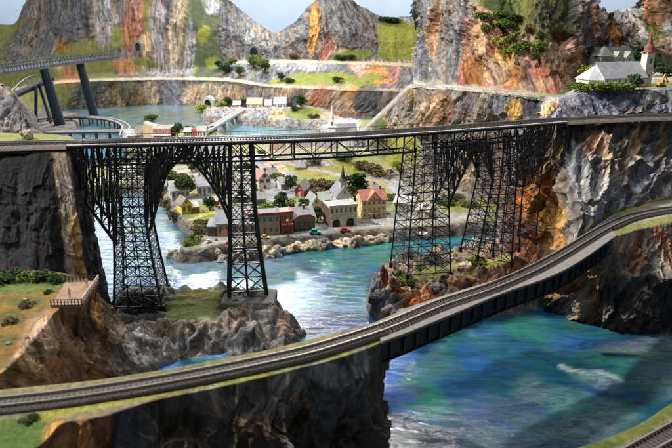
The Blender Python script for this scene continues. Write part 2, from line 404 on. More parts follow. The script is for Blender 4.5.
loft('mountain_range', [shift(sk, dy=6, dz=-3), sk, midr, foot, bench2, low2, front1, wfoot], 720, [5, 64, 52, 6, 50, 6, 72], [.3, .3, 1, .25, .15, .3, .1, .55],
 [G([(-100,20),(30,20),(110,45),(125,110),(-100,110)], OLV, soft=.8, sh=6, k=.9), E(40,38,42,20,(.155,.15,.148),-38,ang=40), E(78,8,34,32,DG,ang=-5), E(120,38,14,10,GRN,soft=.8,k=.8), E(150,16,10,20,OLV,soft=.8), E(100,30,8,25,OLV,0,soft=.8,k=.8),
  E(103,12,12,34,GR), E(62,46,8,6,DKO,k=.6), E(66,74,18,10,RED,20,k=.6), E(50,66,12,8,TAN,10,k=.8), E(30,72,30,9,OLV,soft=.8), E(133,22,11,32,RED,5,ang=5,k=.65), E(147,45,6,16,TAN), E(163,5,14,9,RED,-30),E(172,15,8,50,DG,ang=0),
  E(157,35,8,45,GR), E(176,30,8,44,LTAN,6,ang=5,k=.85), E(185,8,8,18,TAN), E(207,28,24,58,(.07,.085,.045),0,soft=.8), E(203,34,9,9,GRN,soft=.9), E(212,62,6,5,GRN,soft=.9), E(193,68,4,5,GRN,soft=.9),E(190,50,5,30,GR),
  E(138,66,22,8,GRN,0,soft=.8,k=.9), E(124,66,12,9,RED,20,k=.6), E(165,70,22,5,GR), E(228,55,6,30,GR), E(214,2,12,12,LG),
  G([(218,-12),(300,-12),(300,62),(222,64)], (.155,.15,.148), ang=-4, sh=3), E(255,22,28,20,LG,40,k=.5,ang=30), E(232,36,14,34,DG,k=.5,ang=-18), E(306,45,18,34,(.155,.15,.148),ang=-25), E(313,24,5,32,ORG,4,ang=6,k=.9), E(327,46,7,20,RED,18,ang=18,k=.85), E(342,42,13,17,PINK,18,k=.45), E(350,20,24,28,(.155,.15,.148),-20,ang=-22), E(368,48,14,12,(.155,.15,.148),k=.7), E(356,54,18,5,GRN,soft=.8,k=.9), E(338,56,8,3,OLV,soft=.8),
  G([(380,12),(430,12),(426,61),(379,60)], (.17,.185,.035), soft=.85, sh=1.5), E(390,18,12,4,DGN,soft=.5), E(412,16,16,6,GR), E(404,30,20,3,GRN,soft=.9),
  G([(218,60),(460,64),(460,90),(226,84)], (.13,.13,.135), ang=10, sh=2), E(250,68,30,10,(.20,.195,.19),k=.5), E(318,79,42,6.5,GRN,-4,soft=.85), E(350,80,30,7,GRN,8,soft=.85), E(285,82,16,4,GRN,soft=.85), E(360,68,14,6,PINK,30,ang=45,k=.8), E(378,74,12,10,ORG,30,ang=50,k=.75), E(394,76,5,12,RED,15,k=.7), E(370,78,10,3,GRN,soft=.8), E(385,62,40,2,LTAN,k=.5), E(300,66,30,5,GR),
  L([(-90,97),(0,92),(60,81),(150,78),(225,79),(270,85.5),(340,88),(400,90),(452,92)], 1.6, LTAN, k=.6), L([(228,62),(300,61),(380,63),(452,67)], 1.6, LTAN, k=.8),
  G([(95,82),(480,92),(480,132),(95,125)], (.155,.15,.148), ang=12, sh=1.5, k=1), E(125,98,26,15,(.46,.34,.20),ang=8,k=.8), E(150,96,12,14,TAN,ang=8,k=.7), E(192,97,12,13,TAN,k=.8,ang=10), E(215,92,18,9,LTAN,k=.8), E(232,92,12,7,TAN,k=.6), E(282,91,12,7,TAN,ang=8,k=.9), E(260,96,14,8,GR), E(170,93,12,14,PUR,k=.8,ang=-25),
  E(328,100,28,14,PINK,12,ang=35,k=.8), E(345,102,18,18,TAN,30,ang=38,k=.7), E(320,98,7,14,RED,15,ang=35,k=.75), E(352,92,10,6,ORG,k=.6), E(366,98,12,16,DG,30,ang=40), E(295,88,15,3,LTAN,k=.4), E(85,98,16,15,(.155,.15,.148),ang=3,k=.9), E(340,116,30,4,RED,soft=.4,k=.5),
  ],
 (.155,.15,.148), amp=1.8, sc=.4, blkw=.45, warp=4.5, seed=3, strk=.22, tlab='painted grey and ochre mountains behind the lake')
# ---- right hand massif, upper tier
rsx = [(430,30,80),(421,-10,70),(436,-38,66),(458,-38,64),(472,-30,61),(490,-32,57),(520,-30,56),(550,-28,56),(575,-16,58),(590,-2,60),(604,7,62),(622,12,62),(640,11,61),(652,-4,58),(668,-26,56),(700,-30,55),(760,-30,54)]
rsk = yy(rsx)
rmid = yy([(428,50,80),(417,35,70),(432,30,63.5),(452,28,61),(468,30,57),(486,28,54),(516,25,53),(546,28,52),(570,35,54),(588,38,57),(604,40,60),(622,40,60),(640,40,59),(655,36,56),(672,30,54),(702,25,53),(760,20,52)])
rft = yy([(426,76,80),(413,79,70),(430,84,61.5),(450,85,58),(466,86.5,55),(486,88,52.5),(516,91,49.5),(546,94,47.5),(568,92,49),(586,76,55),(604,70,59),(622,70,59),(640,70,58),(655,71,56),(676,73,53),(710,74,51),(760,76,50)])
rbe = yy([(426,80,76),(414,84,66),(431,88,58),(450,88.5,55),(466,90,52),(484,91.5,49),(514,94.5,46),(544,98,43.6),(566,98,42.6),(582,94,42.8),(600,90,43.4),(620,89,43.7),(640,89,43.8),(656,89,43.8),(680,88,44),(712,87,44),(760,86,44)])
loft('right_massif', [shift(rsk, dy=6, dz=-2), rsk, rmid, rft, rbe, shift(rbe, dy=1.8, dz=-1.6)], 560, [5, 96, 96, 30, 10], [.6, .9, 1, .1, .05, .0],
 [G([(440,-40),(475,-40),(470,60),(462,95),(405,95),(405,-40)], GR, ang=2, sh=4), E(437,30,5,30,ORG,4,k=.6,ang=2), E(424,30,8,60,(.17,.165,.17),k=.8,ang=-2), E(455,50,8,30,(.17,.165,.17),k=.7,ang=12),
  G([(472,-30),(590,-30),(575,40),(520,36),(480,20)], OLV, soft=.75, sh=4), E(500,8,16,10,DGN,20,soft=.8), E(545,14,20,14,(.08,.08,.045),10,soft=.6),E(523,6,8,12,OLV,soft=.8),
  G([(468,18),(500,22),(520,40),(560,30),(590,40),(592,70),(580,100),(455,92)], RED, ang=-35, sh=4, k=1), E(478,40,9,34,TAN,0,ang=-8,k=.8), E(490,25,9,16,PINK,-20,k=.8), E(505,58,11,14,YEL,-20,k=.9,ang=-30), E(512,76,14,9,ORG,-20,ang=-30,k=.7), E(495,72,16,16,TAN,k=.6,ang=-25), E(475,70,8,18,DKO,k=.8), E(528,50,12,18,PINK,20,k=.7,ang=55), E(548,52,10,32,BRN,-40,k=.8,ang=-52), E(556,60,6,40,PINK,-42,k=.7,ang=-52), E(580,58,8,26,ORG,35,k=.9,ang=-50), E(574,72,6,22,TAN,30,k=.7,ang=-50), E(562,36,16,8,BRN,k=.8), E(572,46,7,18,PINK,30,k=.8,ang=-50), E(540,40,9,4,YEL,k=.6), E(534,84,22,7,LTAN,-10,k=.5,ang=-60),E(522,68,7,16,DG,-30,k=.5,ang=-50),
  G([(575,-5),(600,-10),(760,-10),(760,80),(590,80),(584,45),(570,15)], (.30,.295,.32), ang=-6, sh=3), E(592,22,6,18,ORG,6,k=.75), E(618,34,5,14,ORG,k=.85), E(604,22,8,18,LG,k=.6,ang=4), E(640,30,10,24,LG,-20,k=.5,ang=20), E(578,30,7,16,LG,k=.5,ang=-10), E(596,45,8,14,PINK,k=.4), E(657,32,9,20,OLV,-30,soft=.6), E(662,8,14,18,(.16,.09,.05),0), E(662,60,18,20,(.035,.04,.025),soft=.6), E(672,44,12,10,PINK,k=.5), E(644,44,6,10,DGN,-50,soft=.6,k=.8), E(615,58,26,10,OLV,soft=.7,k=.8),
  G([(413,78),(470,85),(560,94),(585,80),(600,68),(760,72),(760,92),(600,92),(560,100),(470,93),(413,86)], (.34,.32,.27), soft=.9, sh=1.2), E(655,84,30,5,GRN,soft=.9,k=.7), E(620,80,40,5,(.36,.34,.28),soft=.9), L([(418,83),(440,87),(480,89),(525,92),(560,96)], 1.5, (.30,.28,.26), k=.9), E(548,96,22,2.5,GRN,soft=.9,k=.6), E(427,81,5,2.5,GRN,soft=.9,k=.7)],
 GR, amp=1.35, sc=.75, warp=4, seed=11, strk=.26, tlab='steep grey and red rock mountains at the right')
# ---- grey cliff between church shelf and upper track
c3t = yy([(536,97,46.6),(548,97.5,42.8),(566,98,41.9),(582,94,42),(600,90.5,42.6),(620,90,43),(640,90,43.1),(656,90,43.1),(680,89,43.2),(712,88,43.2),(760,87,43.2)])
c3f = [Y(538,121,44.5)]+zz([(546,120,9.3),(566,118.2,9.3),(582,117.6,9.3),(600,116.6,9.3),(620,115.6,9.3),(640,114.6,9.3),(656,113.8,9.3),(680,112.6,9.3),(712,111,9.3),(760,109,9.3)])
loft('grey_cliff', [shift(c3t, dy=.8), c3t, c3f], 460, [5, 60], [0, .25, .8],
 [E(540,108,18,8,YEL,-15,k=.7,ang=-20), E(528,108,8,10,DG), G([(560,92),(620,90),(626,116),(556,122)], PUR, ang=-28, sh=3), E(640,100,30,8,(.24,.24,.27),ang=20), E(632,108,20,3,DG,k=.7), E(655,97,16,3,OLV,soft=.5,k=.5), E(545,101,14,4,LG,-20,k=.6)], (.27,.27,.31), amp=.55, sc=1.2, seed=21, warp=4, tlab='grey purple cliff below the church shelf')
# ---- centre slope behind the viaduct
dt = yy([(342,146,75),(352,140,73),(368,127,70),(386,110,67),(404,93,62),(414,86,60.5),(430,88.5,57.6),(450,89,54.6),(466,90.5,51.6),(484,92,48.7),(514,95,45.7),(544,98.5,43.3),(560,104,41.6)])
df = zz([(346,152,.7),(356,156,.7),(370,165,.7),(386,172,.7),(402,179,.7),(412,183,.7),(428,187,.7),(446,190,.7),(466,194,.7),(486,202,.7),(512,228,.7),(532,250,.7),(548,262,.7)])
dm = [tuple(np.array(a)*.5+np.array(b)*.5+np.array((0, .8, -.2))) for a, b in zip(dt, df)]
loft('striped_slope', [shift(dt, dy=2), dt, dm, df], 420, [4, 80, 90], [0, .3, 1, .5],
 [E(440,108,16,18,(.42,.24,.16),25,ang=38,k=.85), E(425,118,14,20,TAN,25,ang=38,k=.8), E(455,118,8,30,RED,28,ang=38,k=.8), E(468,105,10,28,(.30,.28,.27),30,ang=38,k=.8), E(484,108,10,22,TAN,30,ang=36,k=.6), E(497,104,10,10,GR,ang=-20), E(512,110,9,12,YEL,0,ang=12,k=.9), E(530,108,10,12,DG,20), E(403,102,7,18,YEL,25,ang=38,k=.6), E(395,112,10,18,(.30,.29,.28),35,ang=38), E(378,126,10,6,TAN,-20,k=.5), E(382,122,12,12,TAN,25,ang=38,k=.5),
  L([(349,141),(366,129),(384,112),(400,96),(408,88)], 2.2, (.27,.26,.25), k=.9), E(380,128,7,9,(.13,.15,.05),30,soft=.7), E(400,150,22,18,(.25,.26,.04),soft=.8,k=1), E(378,148,12,10,(.10,.10,.05),soft=.6), E(372,170,20,6,GRV,soft=.8),
  E(432,168,12,22,GR,10,ang=30), E(450,150,12,24,(.25,.24,.25),10,ang=30), E(472,158,9,30,LTAN,22,ang=30,k=.8), E(466,176,14,12,TAN,k=.6), E(445,188,26,6,GRV,soft=.3), E(470,148,8,12,ORG,15,k=.5), E(497,165,12,34,BRN,k=.7)],
 (.30,.28,.26), amp=.9, sc=.8, seed=31, warp=4, strk=.22, tlab='striped tan and grey slope behind the viaduct')
# ---- knobbly cliff between the two tracks
ct = zz([(528,121.2,9.2),(540,121.3,9.22),(549,121,9.25),(560,121.2,9.25),(580,120.3,9.25),(610,119,9.25),(640,118,9.25),(672,116.8,9.25),(710,115.4,9.25),(760,113.5,9.25)])
cf = zz([(498,225,.7),(500,246,.7),(512,262,.7),(540,266,1.8),(573,244,4.6),(600,223.5,4.9),(628,208.5,4.95),(660,200.5,4.95),(704,194.5,4.95),(770,187,4.95)])
cm = [tuple(np.array(a)*.5+np.array(b)*.5+np.array(o)) for a, b, o in zip(ct, cf, [(0,0,0),(.4,.2,0),(.2,.6,0),(.5,1.,.2),(0,.5,.4),(0,.2,.4),(0,.2,.4),(0,.2,.4),(0,.2,.4),(0,.2,.4)])]
loft('knobbly_cliff', [[(p[0], p[1]+(.2, .4, 1.5, 2.6, 2.6, 2.6, 2.6, 2.6, 2.6, 2.6)[i], p[2]+.02) for i, p in enumerate(ct)], ct, cm, cf], 560, [8, 130, 130], [0, .3, 1, .35],
 [G([(480,120),(558,120),(563,150),(572,180),(582,215),(592,250),(480,280)], (.22,.19,.165), ang=32, sh=3), E(538,195,18,30,(.46,.20,.05),30,k=.9,ang=36), E(552,214,16,16,(.62,.32,.08),35,k=.95,ang=45), E(548,236,18,12,(.60,.29,.07),30,k=.9,ang=55), E(552,160,6,30,(.36,.30,.15),30,ang=34,k=.8), E(527,238,9,18,(.25,.10,.05),k=.9), E(512,200,10,50,(.16,.08,.05),k=.6,ang=20), E(532,255,22,7,RED,20,k=.9), E(545,170,9,22,(.22,.19,.12),30,k=.6,ang=35), E(574,232,10,16,(.20,.20,.21),40,ang=60), E(506,180,8,30,(.10,.09,.09),k=.7,ang=20),
  E(596,195,14,30,LG,0,k=.5,ang=3), E(578,150,10,34,GR,ang=3), E(590,136,13,11,PINK,20,k=.85), E(600,150,8,12,(.5,.36,.28),k=.9), E(609,160,9,18,TAN,k=.6), E(622,140,5,40,LTAN,k=.6), E(640,136,9,22,(.58,.44,.24),k=.9), E(663,140,6,18,(.60,.42,.22),k=1), E(650,150,6,20,GR,k=.6), E(628,186,22,14,LG,k=.3), E(606,186,5,20,LTAN,k=.4), E(655,178,16,14,(.30,.29,.31),k=.8),
  L([(590,229),(612,214),(640,205.5),(672,199),(720,193)], 3.2, GRN, k=.8)],
 (.36,.35,.36), amp=.75, sc=.9, lump=1.05, lsc=.72, seed=41, warp=4, strk=.3, tlab='knobbly grey and tan cliff between the two tracks')
# ---- lower right cliff
et = zz([(548,268,3.2),(586,250,4.3),(606,241,4.9),(622,235,4.9),(640,230,4.9),(660,225,4.9),(690,219,4.9),(760,207,4.9)])
eb = zz([(560,256,4.0),(590,236,4.7),(604,222,4.92),(630,207,4.92),(650,200,4.92),(672,196,4.92),(705,192,4.92),(775,184,4.92)])
ef = zz([(526,297,-.4),(548,312,-.4),(572,325,-.4),(592,334,-.4),(615,339,-.4),(645,341,-.4),(680,338,-.4),(760,330,-.4)])
em = [tuple(np.array(a)*.55+np.array(b)*.45+np.array((0, -.5, .3))) for a, b in zip(et, ef)]
loft('lower_right_cliff', [eb, et, em, ef], 380, [14, 90, 90], [0, .12, 1, .8],
 [E(580,290,34,30,(.30,.22,.13),ang=20), E(570,308,20,12,(.22,.20,.19)), G([(612,225),(760,200),(760,290),(614,290)], (.34,.33,.34), ang=2, sh=3), E(622,248,7,14,PINK,k=.8), E(638,245,8,22,(.50,.30,.22),10,k=.9), E(640,262,8,10,(.42,.24,.17),k=.8), E(660,236,8,16,RED,-25,k=.9), E(652,250,8,22,LG,k=.4), E(668,260,8,20,PINK,k=.6), G([(606,280),(640,276),(760,270),(760,345),(600,345)], (.10,.10,.105), ang=2, sh=7), E(650,300,14,14,(.12,.12,.13),k=.6),
  G([(560,268),(575,240),(604,218),(640,200),(780,180),(780,200),(690,216.5),(655,224),(622,233),(606,240)], GRV, soft=1, sh=1), L([(612,232.5),(640,226),(672,218.5),(720,210)], 4.2, GRN, k=.85), L([(600,226),(620,213),(650,203),(690,196)], 3., GRN, k=.7)],
 (.2,.18,.17), amp=.85, sc=1.1, lump=.7, lsc=.8, seed=51, warp=4, strk=.25, tlab='grey and red cliff dropping from the lower track to the water')
# ---- left massif under the viaduct's end
gt = zz([(-120,153,9.2),(-60,152.5,9.2),(-10,152,9.2),(20,151.8,9.2),(42,151.6,9.2),(54,151.4,9.2),(66,151,9.2),(73,149.6,9.2),(77,146,9.2),(74,141,9.2)])
gb = zz([(-120,133,9.2),(-60,133,9.2),(-10,133,9.2),(20,133,9.2),(42,133.5,9.2),(52,134,9.2),(60,135,9.2),(66,136,9.2),(72,137,9.2),(72,138,9.2)])
gm_ = yy([(-120,215,27.5),(-60,215,27.5),(-10,215,27.6),(20,215,27.6),(44,215,27.8),(56,215,28),(76,215,28.2),(87,215,29),(90,212,31),(86,200,34)])
gf = yy([(-120,276,25),(-60,277,25),(-10,277,25),(20,278,25),(48,280,25.2),(66,284,25.8),(88,300,26.6),(106,322,27.5),(116,345,28.5),(112,330,32)])
loft('dark_left_cliff', [shift(gb, dy=.3, dz=-5), gb, gt, gm_, gf], 360, [6, 12, 90, 80], [0, 0, .12, 1, .5],
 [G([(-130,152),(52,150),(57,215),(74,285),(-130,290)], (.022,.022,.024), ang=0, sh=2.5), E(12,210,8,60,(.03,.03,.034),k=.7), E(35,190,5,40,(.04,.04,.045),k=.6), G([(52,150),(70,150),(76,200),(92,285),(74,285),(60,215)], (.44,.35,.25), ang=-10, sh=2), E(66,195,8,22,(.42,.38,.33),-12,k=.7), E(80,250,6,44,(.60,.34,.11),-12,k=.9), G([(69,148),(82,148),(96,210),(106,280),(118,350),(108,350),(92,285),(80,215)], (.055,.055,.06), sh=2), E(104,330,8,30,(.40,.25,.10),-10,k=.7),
  G([(-130,130),(78,132),(78,151.5),(-130,155)], (.16,.17,.05), soft=1, sh=1.2)],
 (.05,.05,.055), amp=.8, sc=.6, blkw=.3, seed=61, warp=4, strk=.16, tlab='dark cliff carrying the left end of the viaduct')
# ---- lower left field and its tan rock face
hb = zz([(-240,300,5),(-200,285,5),(-120,272,5),(-60,268,5),(0,268,5),(30,270,5),(56,272,5),(72,275,5),(84,279,4.9)])
he = zz([(-100,420,4.9),(-40,396,4.9),(8,368,4.9),(28,346,4.9),(43,328,4.9),(56,312,4.9),(70,300,4.9),(86,291,4.9),(94,286,4.6)])
hm = [Z(-60,440,3.4), Z(0,405,3.4), Z(45,378,3.1), Z(68,362,3.1), Z(84,352,3.), Z(96,340,2.9), Z(106,328,3.2), Y(112,322,25.5), Y(113,312,27.5)]
hf = [Z(-40,470,2), Z(40,430,2), Z(85,404,1), Z(112,393,.5), Z(130,387,.3), Z(143,381,.1), Z(150,377,0), Z(154,375,-.3), Z(142,350,-.3)]
loft('left_field_rock', [hb, he, hm, hf], 320, [60, 90, 70], [.05, .25, 1, .9],
 [G([(-240,262),(90,268),(84,290),(60,308),(8,366),(-100,430)], (.17,.105,.03), soft=1, sh=2), E(30,285,45,7,(.09,.12,.03),-3,soft=1), E(20,277,60,6,(.025,.035,.015),0,soft=1,k=.9), E(27,302,18,6,(.08,.10,.03),-5,soft=1,k=.8), E(12,318,16,7,(.07,.08,.025),soft=1,k=.8), E(10,342,16,7,(.07,.09,.03),soft=1,k=.7), E(0,300,12,5,(.12,.12,.03),soft=1,k=.7), L([(60,306),(40,325),(10,352)], 4, (.20,.085,.02)),
  E(60,350,36,38,(.60,.43,.29),-40,ang=30), E(35,350,9,14,(.12,.12,.07),-40,k=.7), E(65,320,10,12,(.40,.33,.25),k=.7), E(96,318,8,28,(.52,.30,.10),-15,ang=15,k=.9), E(84,330,9,22,(.07,.07,.07),-15,k=.8), E(100,355,12,22,(.52,.38,.25),-20,k=.8), E(125,360,16,18,(.30,.29,.28),k=.9,ang=40), E(138,368,14,14,(.40,.39,.37),k=.9), E(14,372,8,14,(.15,.15,.10),k=.7)],
 (.52,.40,.28), amp=.5, sc=1.3, lump=.2, seed=71, warp=4, strk=.35, tlab='brown field with a tan rock face at the left')
# ---- foreground bank
bx = [-80,-30,0,40,60,90,112,140,168,220,268,300,336,370,381,383.5,384]
rb = zz([(x, lerpx([(-80,400),(0,390),(100,380),(168,369),(268,350),(336,333),(384,320)], x), 4.93) for x in bx[:-2]]+[(386,322,4.93),(386,320,4.93)])
rf = zz([(-80,500,4.88),(-30,480,4.88),(5,465,4.88),(42,444,4.88),(62,424,4.88),(90,419,4.88),(112,414,4.88),(140,405,4.88),(168,397.5,4.88),(220,387,4.88),(268,376,4.88),(300,368,4.88),(336,359,4.88),(368,348,4.88),(381,342,4.88),(385,334,4.88),(387,325,4.88)])
rft2 = [(p[0]*1.0, p[1]-o, -1.2) for p, o in zip(rf, [2.2]*11+[2.0,1.8,1.5,1.2,.6,.2])]
rmd = [tuple(np.array(a)*.55+np.array(b)*.45+np.array((0, -.25, 0))) for a, b in zip(rf, rft2)]
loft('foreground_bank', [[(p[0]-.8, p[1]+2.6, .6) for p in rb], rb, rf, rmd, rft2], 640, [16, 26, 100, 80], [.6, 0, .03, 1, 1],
 [G([(-90,380),(390,300),(392,330),(370,349),(300,369),(220,386),(168,396),(112,412),(60,426),(20,470),(-90,520)], (.17,.15,.11), soft=1, sh=1.2), L([(-60,436),(0,428),(30,420),(60,410),(110,400),(168,389),(220,379.5),(268,370),(336,352),(384,336)], 6.5, (.24,.24,.05), sh=.5), L([(0,392),(100,381),(168,370.5),(268,351.5),(336,334.5)], 2., (.17,.17,.06), k=.7), E(10,436,50,16,(.07,.11,.025),-8,soft=1), E(28,420,8,6,(.03,.045,.02),soft=1,k=.7), E(245,384,9,3,(.14,.17,.03),soft=1,k=.5),
  E(62,440,18,22,(.55,.30,.10),10,ang=10,k=1), E(85,440,12,24,(.50,.24,.07),0,ang=5), E(105,432,12,20,(.30,.13,.05),k=.8), E(215,402,10,22,(.48,.43,.36),-30,k=.9,ang=-25), E(200,398,14,5,(.30,.27,.22),30,k=.7), E(292,390,24,18,(.50,.46,.40),30,k=.8,ang=30), E(305,402,14,6,(.45,.28,.12),40,k=.7), E(330,376,26,13,(.36,.34,.31),20,k=.9), E(362,375,12,30,(.24,.235,.23),k=.9), E(335,420,9,24,(.20,.19,.18),-10,k=.8), E(255,430,30,14,(.10,.07,.03),k=.7), E(300,430,24,14,(.10,.075,.03),k=.6), E(180,425,22,14,(.05,.045,.03),k=.8)],  # paler patches put the cliff's lit ledges into its colour
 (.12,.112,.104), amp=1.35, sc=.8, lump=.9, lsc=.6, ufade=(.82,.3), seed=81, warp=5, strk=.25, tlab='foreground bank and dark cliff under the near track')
# ---- near bank in the bottom right corner
nb = zz([(520,470,4.9),(566,452,4.9),(600,441,4.9),(640,424,4.9),(672,404,4.9),(720,385,4.9)])
nf = zz([(560,560,4.9),(620,540,4.9),(680,530,4.9),(740,500,4.9),(800,470,4.9),(850,440,4.9)])
loft('near_bank', [[(p[0]-.9, p[1]+.5, -.6) for p in nb], nb, nf], 160, [30, 60], [.8, .1, .2],
 [L([(520,472),(566,456),(600,445),(640,428),(672,408),(720,389)], 9, (.10,.12,.03)), E(665,446,14,8,(.10,.14,.03),soft=1)], (.24,.22,.19), amp=.25, sc=1.5, soft0=1, seed=91, tlab='corner of the near bank at the bottom right')
# ---- lands at water level
isl = land('tower_island', [(112,312),(118,299),(135,291),(165,289),(200,287),(232,287),(262,285),(279,295),(282,308),(276,316),(256,321),(222,323),(194,326),(168,332),(150,343),(136,350),(122,343)], 1.25, .07,
 [E(195,306,34,16,(.13,.15,.035),-6,soft=.9), E(230,296,22,8,(.14,.13,.05),soft=.6,k=.5), E(140,308,26,10,(.09,.085,.08),ang=20,k=.8), E(262,310,28,20,(.30,.28,.26),k=.8,ang=20), E(284,322,6,12,(.55,.38,.28),k=.9), E(180,338,40,10,(.27,.265,.26),k=.7), E(210,345,28,6,(.13,.125,.12),k=.8), E(140,350,22,16,(.38,.36,.34),k=.8), E(205,298,30,5,(.19,.16,.04),soft=.8,k=.6)],
 (.21,.205,.20), edge=1.75, bumps=[(150,300,2.,.8,.3,0),(250,297,1.6,.8,.35,0),(215,325,3,.7,-.45,0),(140,345,1.5,.8,-.3,0)], namp=.18, rock=.25, soft0=0, seed=101, nsc=.65, tlab='rocky island under the two left towers')
rr = land('red_rock_point', [(384,302),(370,294),(376,280),(388,262),(420,255),(450,250),(470,243),(500,237),(540,240),(575,262),(566,285),(520,294),(480,300),(450,312),(425,325),(400,326),(385,318)], .9, .07,
 [E(385,300,22,22,(.17,.165,.17),k=.9), E(420,300,20,14,(.42,.17,.09),20,k=.9), E(412,285,14,8,(.25,.20,.12),soft=.4), E(450,270,40,7,(.16,.16,.05),-10,soft=.9), E(495,262,32,7,(.22,.22,.04),-14,soft=.9), E(470,290,26,9,(.40,.24,.16),-15,k=.8), E(440,288,14,7,(.30,.29,.28),k=.8), E(505,278,30,7,(.40,.20,.12),-20,k=.8), E(480,256,24,5,(.22,.17,.12),soft=.5)],
 (.30,.24,.2), edge=.6, bumps=[(425,305,1.2,.9,.35,0),(500,270,2.5,.8,.3,0)], namp=.25, rock=.3, soft0=0, seed=111, tlab='red rock point under the two right towers')
vo = [(175,251),(186,244),(196,236),(188,224),(180,214),(172,204),(164,194),(152,186),(136,183),(110,186),(88,190),(60,196),(40,200),(30,188),(86,170),(122,163),(128,152),(124,143),(130,134),(134,128),(175,128),(215,130),(232,138),(262,143),(300,143),(345,140),(372,128),(420,150),(520,190),(540,225),(475,223),(430,227),(380,230.5),(340,233),(300,236.5),(268,240.5),(230,245),(196,250)]
vl = land('village_ground', vo, .85, .16,
 [L([(20,197),(60,188),(90,181),(130,176),(160,170)], 3.5, (.36,.33,.30)), E(140,166,22,9,(.30,.29,.28),soft=.6), E(182,172,22,4,(.33,.30,.25),soft=.5), E(175,178,22,4,(.12,.10,.06),soft=.5), L([(150,168),(190,167),(230,162),(260,160)], 2.6, (.28,.26,.23)),
  L([(188,202),(215,199),(250,196),(275,200)], 4, ASPH), L([(262,160),(268,170),(276,184),(282,192),(275,202)], 8, (.24,.24,.26)), L([(240,200),(262,200)], 7, ASPH), G([(262,164),(276,164),(318,186),(318,195),(276,200),(262,190)], (.24,.24,.26), soft=1, sh=1),
  L([(205,243),(230,238),(260,234),(300,230),(340,227),(380,222),(420,214),(450,210)], 5.5, (.27,.26,.25)), G([(200,246),(212,234),(230,231),(250,226),(240,246)], (.26,.25,.24), soft=1), L([(395,185),(405,205),(420,214)], 7, (.24,.24,.26)), L([(322,206),(328,228)], 4, (.25,.25,.25)), L([(396,222),(440,216),(480,212)], 7, (.26,.25,.24)),
  E(207,216,22,14,(.16,.18,.03),soft=1,k=.9), L([(183,222),(205,215),(235,207)], 1.1, (.34,.33,.14),k=.8), E(190,240,12,10,(.11,.13,.04),soft=1,k=.8), E(172,206,9,20,(.09,.085,.07),30,soft=.3), E(206,228,10,7,(.10,.10,.055),soft=.8,k=.9), E(270,207,12,5,(.20,.24,.04),soft=1),
  E(330,168,52,14,(.19,.19,.04),12,soft=1), E(318,170,18,5,(.25,.18,.07),-20,soft=1,k=.5), E(318,206,14,10,GRN,soft=1,k=.8), E(355,178,22,8,(.17,.19,.035),soft=1), E(305,182,24,5,(.16,.16,.035),soft=1), E(276,166,12,6,(.52,.38,.28),30,k=.9), L([(262,157),(300,166),(345,176),(400,182),(450,188)], 1.6, (.27,.25,.23)),
  E(310,160,26,6,(.26,.24,.22),8,k=.9), E(385,175,26,7,(.24,.22,.21),k=.7), E(455,205,30,8,(.21,.22,.05),soft=1,k=.9), E(460,196,50,5,(.25,.24,.22),soft=.5), L([(420,188),(480,194),(520,198)], 1.2, (.36,.31,.27)), E(200,212,20,3,(.26,.26,.06),soft=1,k=.4), E(300,150,80,6,(.30,.26,.2),soft=.6,k=.6), E(160,155,34,10,(.22,.21,.17),soft=.7,k=.8)],
 (.19,.20,.075), edge=.5, bumps=[(330,166,7,3,1.1,-10),(310,158,7,1.3,.9,-5),(385,160,3.5,3,1.0,0),(276,165,2.2,.8,.6,-30),(300,183,3,1.2,.3,0),(455,206,3,1.5,.3,0),(178,178,3,.8,.4,0)], namp=.06, soft0=.9, seed=121, edgecol=(.17,.16,.15), nsc=1.2, tlab='village ground with streets and lawns')
land('lake_islet_bank', [(8,122),(18,112),(60,112),(80,113),(74,124),(62,129),(30,131)], .6, .3, [], (.18,.17,.16), edge=.6, soft0=.3, seed=131, tlab='low rocky bank at the left of the lake')
land('far_bank', [(206,118),(204,110),(215,106),(236,108),(262,107),(292,105),(330,112),(345,119),(385,120),(400,126),(380,140),(352,139),(325,128),(306,121),(285,122),(270,119),(250,119),(232,116),(222,117)], 1.0, .3,
 [E(222,112,12,5,(.26,.25,.25)), E(254,114,18,5,(.25,.24,.26)), E(279,115,9,5,(.62,.44,.22),k=.9), E(305,114,20,7,(.15,.17,.035),soft=1), E(332,117,16,4,(.50,.30,.2),soft=.5,k=.8), E(262,107,34,2.5,(.45,.42,.36),soft=.8), E(345,127,22,8,(.40,.40,.42),soft=.6), E(375,125,16,8,(.22,.22,.07),soft=.9)], (.28,.27,.27), edge=.8, bumps=[(303,112,4,2.5,.9,0),(279,115,1.6,1.,.5,0)], namp=.2, rock=.25, soft0=0, seed=141, tlab='far bank of the lake with a few houses')
gl = yy([(-60,70,58),(-20,74,56),(5,84,54),(16,96,53),(26,118,52),(36,133,52)])
glf = yy([(-60,150,50),(-20,150,50),(5,150,50),(20,150,50),(32,150,50),(44,150,50)])
loft('grey_outcrop', [shift(gl, dx=-1, dy=5, dz=-2), gl, glf], 120, [6, 70], [.3, .5, 1], [E(8,115,30,20,(.15,.145,.15),ang=20), E(6,88,10,8,(.30,.22,.19),k=.7)], (.14,.14,.145), amp=.8, sc=.8, seed=151, tlab='grey outcrop behind the left cliff')
